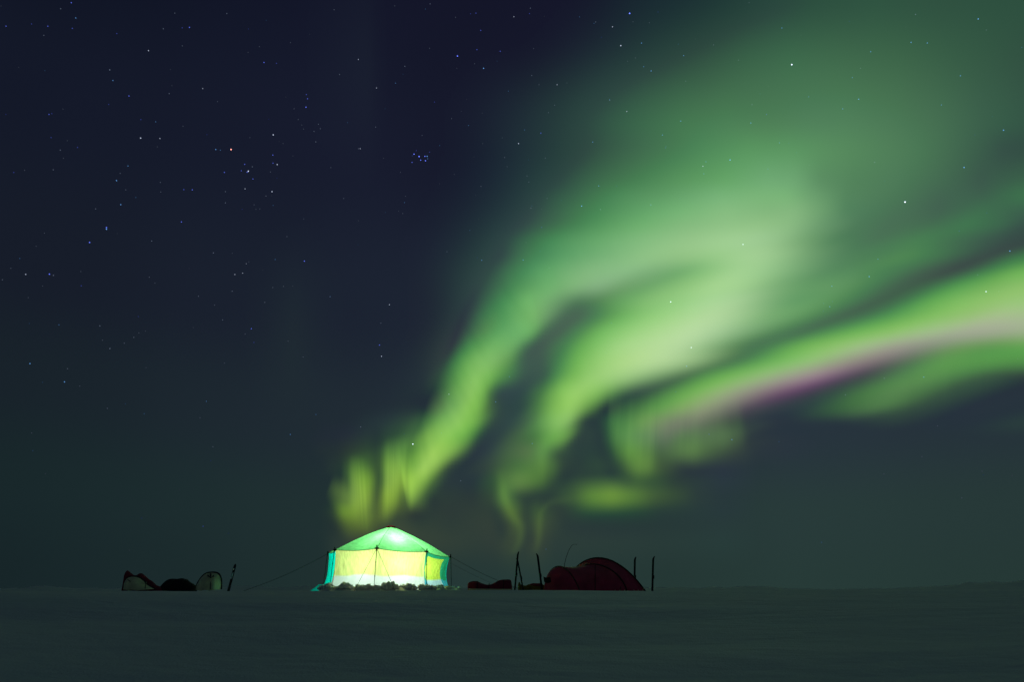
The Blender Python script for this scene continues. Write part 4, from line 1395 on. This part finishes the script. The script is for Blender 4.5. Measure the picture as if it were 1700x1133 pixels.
ski(379, 980, 391, 937, 28.5, 'lone dark ski with a pale stripe leaning right beside the pale sleds', w=0.10, hook=-1, stripe=True)
ski(854, 978, 860, 916, 28.0, 'near-upright ski of the crossed pair, hooked tip up, beside the red bundle', w=0.07)
ski(870, 977, 858.5, 927, 28.3, 'ski leaning left against its partner in the crossed pair', w=0.06, hook=-1)
ski(900.5, 977, 892, 919, 28.4, 'dark ski leaning left at the low end of the red tunnel tent', w=0.085, hook=-1)
ski(1052.5, 972, 1054, 925, 30.0, 'dark ski standing behind the tall end of the red tunnel tent', w=0.085)
ski(1082, 983, 1084.5, 924, 26.8, 'rightmost ski, standing alone clear of the red tunnel tent', w=0.075)

# thin bending rod behind the red tent
Y = 29.2
rp = [at(935, 945, Y)]
rp[0].z = ground(rp[0].x, rp[0].y) - 0.05
rp += [at(x, y, Y) for x, y in ((937, 938), (940, 926), (944, 915), (948, 908), (951, 905), (955, 904.3), (958.5, 905))]
rod = mesh_obj('antenna', *tube(rp, [.012, .011, .010, .009, .008, .007, .006, .005], 6), M['cord'])
tag(rod, 'thin whip antenna bending over at its tip behind the red tunnel tent', 'antenna')


# ------------------------------------------------------------------ soft bundles
def heap(name, outline, Y, depth, mat, root, seed=0, rough=0.05, cx0=0, cy0=0, sc=1.0):
    """soft bulk whose skyline follows the outline (photo px), full depth, closed at the snow"""
    S = catmull([(cx0 + x / sc, cy0 + y / sc) for x, y in outline], 44)
    nj = 17
    vs = []
    for i, (px, py) in enumerate(S):
        top = at(px, py, Y)
        e = math.sin(math.pi * min(1, max(0, (i + 0.6) / 44))) ** 0.35
        for j in range(nj):
            a = math.pi * j / (nj - 1)
            yy = Y - depth * e * math.cos(a)
            g = ground(top.x, yy) - 0.04
            z = g + max(0.01, top.z - g) * math.sin(a) ** 0.62
            nn = rough * smooth_noise(top.x * 2.3 + seed, yy * 2.3, z * 2.8) + rough * 0.5 * smooth_noise(top.x * 6 + seed, yy * 6, z * 6)
            vs.append(Vector((top.x + nn * 0.5, yy + nn, z + nn * 0.6 * math.sin(a))))
    fs = grid_faces(44, nj) + [tuple(range(nj))[::-1], tuple(43 * nj + j for j in range(nj))]
    return mesh_obj(name, vs, fs, mat, root)


CR = dict(cx0=760, cy0=880, sc=4.857)
CL = dict(cx0=180, cy0=910, sc=5.667)


def strap_over(root, px, Y, depth, ztop, mat, width=0.03, x_shift=0.0):
    top = at(px, ztop, Y)
    pts = []
    for j in range(13):
        a = math.pi * j / 12
        yy = Y - (depth + .012) * math.cos(a)
        g = ground(top.x, yy) - 0.02
        pts.append(Vector((top.x + x_shift * math.cos(a), yy, g + (top.z - g + .012) * math.sin(a) ** 0.62)))
    mesh_obj('strap', *tube(pts, width * 0.4, 6), mat, root)


Y = 27.5
root = empty('covered_sled', on_ground(813, Y))
tag(root, 'low sled under a dark red cover, bulging at both ends, right of the glowing tent', 'sled')
heap('cover', [(84, 470), (84, 432), (110, 418), (150, 414), (185, 424), (225, 438), (268, 440), (300, 425), (335, 408), (380, 403), (425, 404), (433, 420), (436, 470)],
     Y, 0.32, M['red'], root, 3, .045, **CR)
strap_over(root, 812, Y, .33, 970, M['black'])
strap_over(root, 836, Y, .33, 964, M['black'])
strap_over(root, 793, Y, .33, 966, M['black'])
hl = [at(778, 978, Y - .33), at(790, 979, Y - .36), at(830, 979, Y - .36), at(849, 977.5, Y - .33)]
for p in hl:
    p.z = ground(p.x, p.y) + 0.05
mesh_obj('runner', *tube(hl, .03, 8), M['hull'], root)

Y = 29.3
root = empty('gear_sack', on_ground(882, Y))
tag(root, 'low ochre and red gear sack between the crossed skis and the red tunnel tent', 'gear sack')
heap('sack', [(486, 470), (488, 432), (498, 425), (512, 445), (545, 452), (575, 440), (620, 440), (670, 440), (700, 452), (712, 470)], Y, .25, M['ochre'], root, 8, .04, **CR)
heap('red_flap', [(560, 470), (572, 447), (600, 434), (640, 432), (680, 436), (690, 470)], Y - .05, .16, M['red'], root, 9, .03, **CR)

Y = 30.0
root = empty('duffel_bag', on_ground(300, Y))
tag(root, 'black soft duffel bag heaped on the snow between the two pale sleds', 'duffel bag')
heap('bag', [(512, 385), (520, 345), (545, 312), (590, 294), (640, 296), (690, 290), (735, 300), (780, 322), (815, 345), (822, 385)], Y, .36, M['black'], root, 12, .05, **CL)
strap_over(root, 292, Y, .37, 962.5, M['dark'])
strap_over(root, 309, Y, .37, 962.8, M['dark'])


# ------------------------------------------------------------------ pale sleds tipped on their sides
def tipped_sled(label, outline, Y, straps, cover=None, yaw=0.0):
    S = catmull([(180 + x / 5.667, 910 + y / 5.667) for x, y in outline], 48)
    cxp = sum(p[0] for p in S) / len(S)
    base = on_ground(cxp, Y)
    root = empty('sled', base)
    tag(root, label, 'sled', 'pale sleds tipped on their sides')
    rim = [at(x, y, Y) for x, y in S]
    for p in rim:
        p.y += (p.x - base.x) * yaw
        p.z = max(p.z, ground(p.x, p.y) - 0.03)
    cen = Vector((base.x, Y, base.z + 0.02))
    nr = 12
    vs = []
    for i in range(nr + 1):
        s = i / nr                        # 0 rim, 1 middle of the hull bottom
        for p in rim:
            q = p.lerp(Vector((p.x * 0.25 + cen.x * 0.75, p.y * .25 + cen.y * .75, cen.z)), s * .96)
            bul = 0.40 * (1 - (1 - min(1, s * 1.35)) ** 2.2)
            q.y -= bul
            q.x += 0.006 * smooth_noise(q.x * 5, q.z * 9)
            vs.append(q)
    n = len(rim)
    fs = grid_faces(nr + 1, n)
    o0 = len(vs)
    # back of the hull: inner side
    for p in rim:
        vs.append(p + Vector((0, 0.03, -0.01)))
    for p in rim:
        vs.append(Vector((p.x * .6 + cen.x * .4, p.y - .18, max(cen.z - .02, p.z * .8 + cen.z * .2))))
    for j in range(n - 1):
        fs.append((j, j + 1, o0 + j + 1, o0 + j))
        fs.append((o0 + j, o0 + j + 1, o0 + n + j + 1, o0 + n + j))
    hull = mesh_obj('hull', vs, fs, M['hull'], root)
    mesh_obj('rim', *tube([p + Vector((0, -.01, 0)) for p in rim], .030, 8), M['dark'], root)
    for (x0, y0, x1, y1) in straps:
        pts = []
        for i in range(9):
            s = i / 8
            q = at(180 + (x0 + (x1 - x0) * s) / 5.667, 910 + (y0 + (y1 - y0) * s) / 5.667, Y - .46 + .34 * (1 - s) ** 2)
            q.z = max(q.z, ground(q.x, q.y))
            pts.append(q)
        mesh_obj('strap', *tube(pts, [.03, .028, .022, .014, .014, .014, .014, .014, .016], 6), M['dark'], root)
    return root


tipped_sled('bare pale sled tipped on its side, arched dark rim, nearest the lone ski',
            [(812, 392), (822, 352), (848, 305), (880, 266), (920, 240), (965, 232), (1015, 234), (1050, 252), (1068, 295), (1072, 345), (1070, 392)],
            29.0, [(962, 246, 958, 392), (935, 262, 962, 285), (995, 262, 960, 285)], yaw=-0.15)
tipped_sled('leftmost pale sled on its side with a crumpled dark red tarp thrown over it',
            [(136, 388), (146, 330), (160, 296), (190, 276), (240, 270), (290, 280), (330, 305), (360, 335), (395, 362), (432, 380), (450, 390)],
            29.5, [(355, 325, 345, 386), (215, 325, 180, 300)], yaw=-0.1)
Y = 29.72
root = empty('tarp', on_ground(240, Y))
tag(root, 'crumpled dark red tarp peaked at the left, draped over the leftmost pale sled', 'tarp')
heap('cloth', [(150, 300), (166, 262), (176, 216), (196, 226), (232, 254), (270, 256), (300, 240), (330, 246), (362, 280), (400, 312), (440, 340), (480, 362), (520, 382)],
     Y, .22, M['red'], root, 15, .04, **CL)
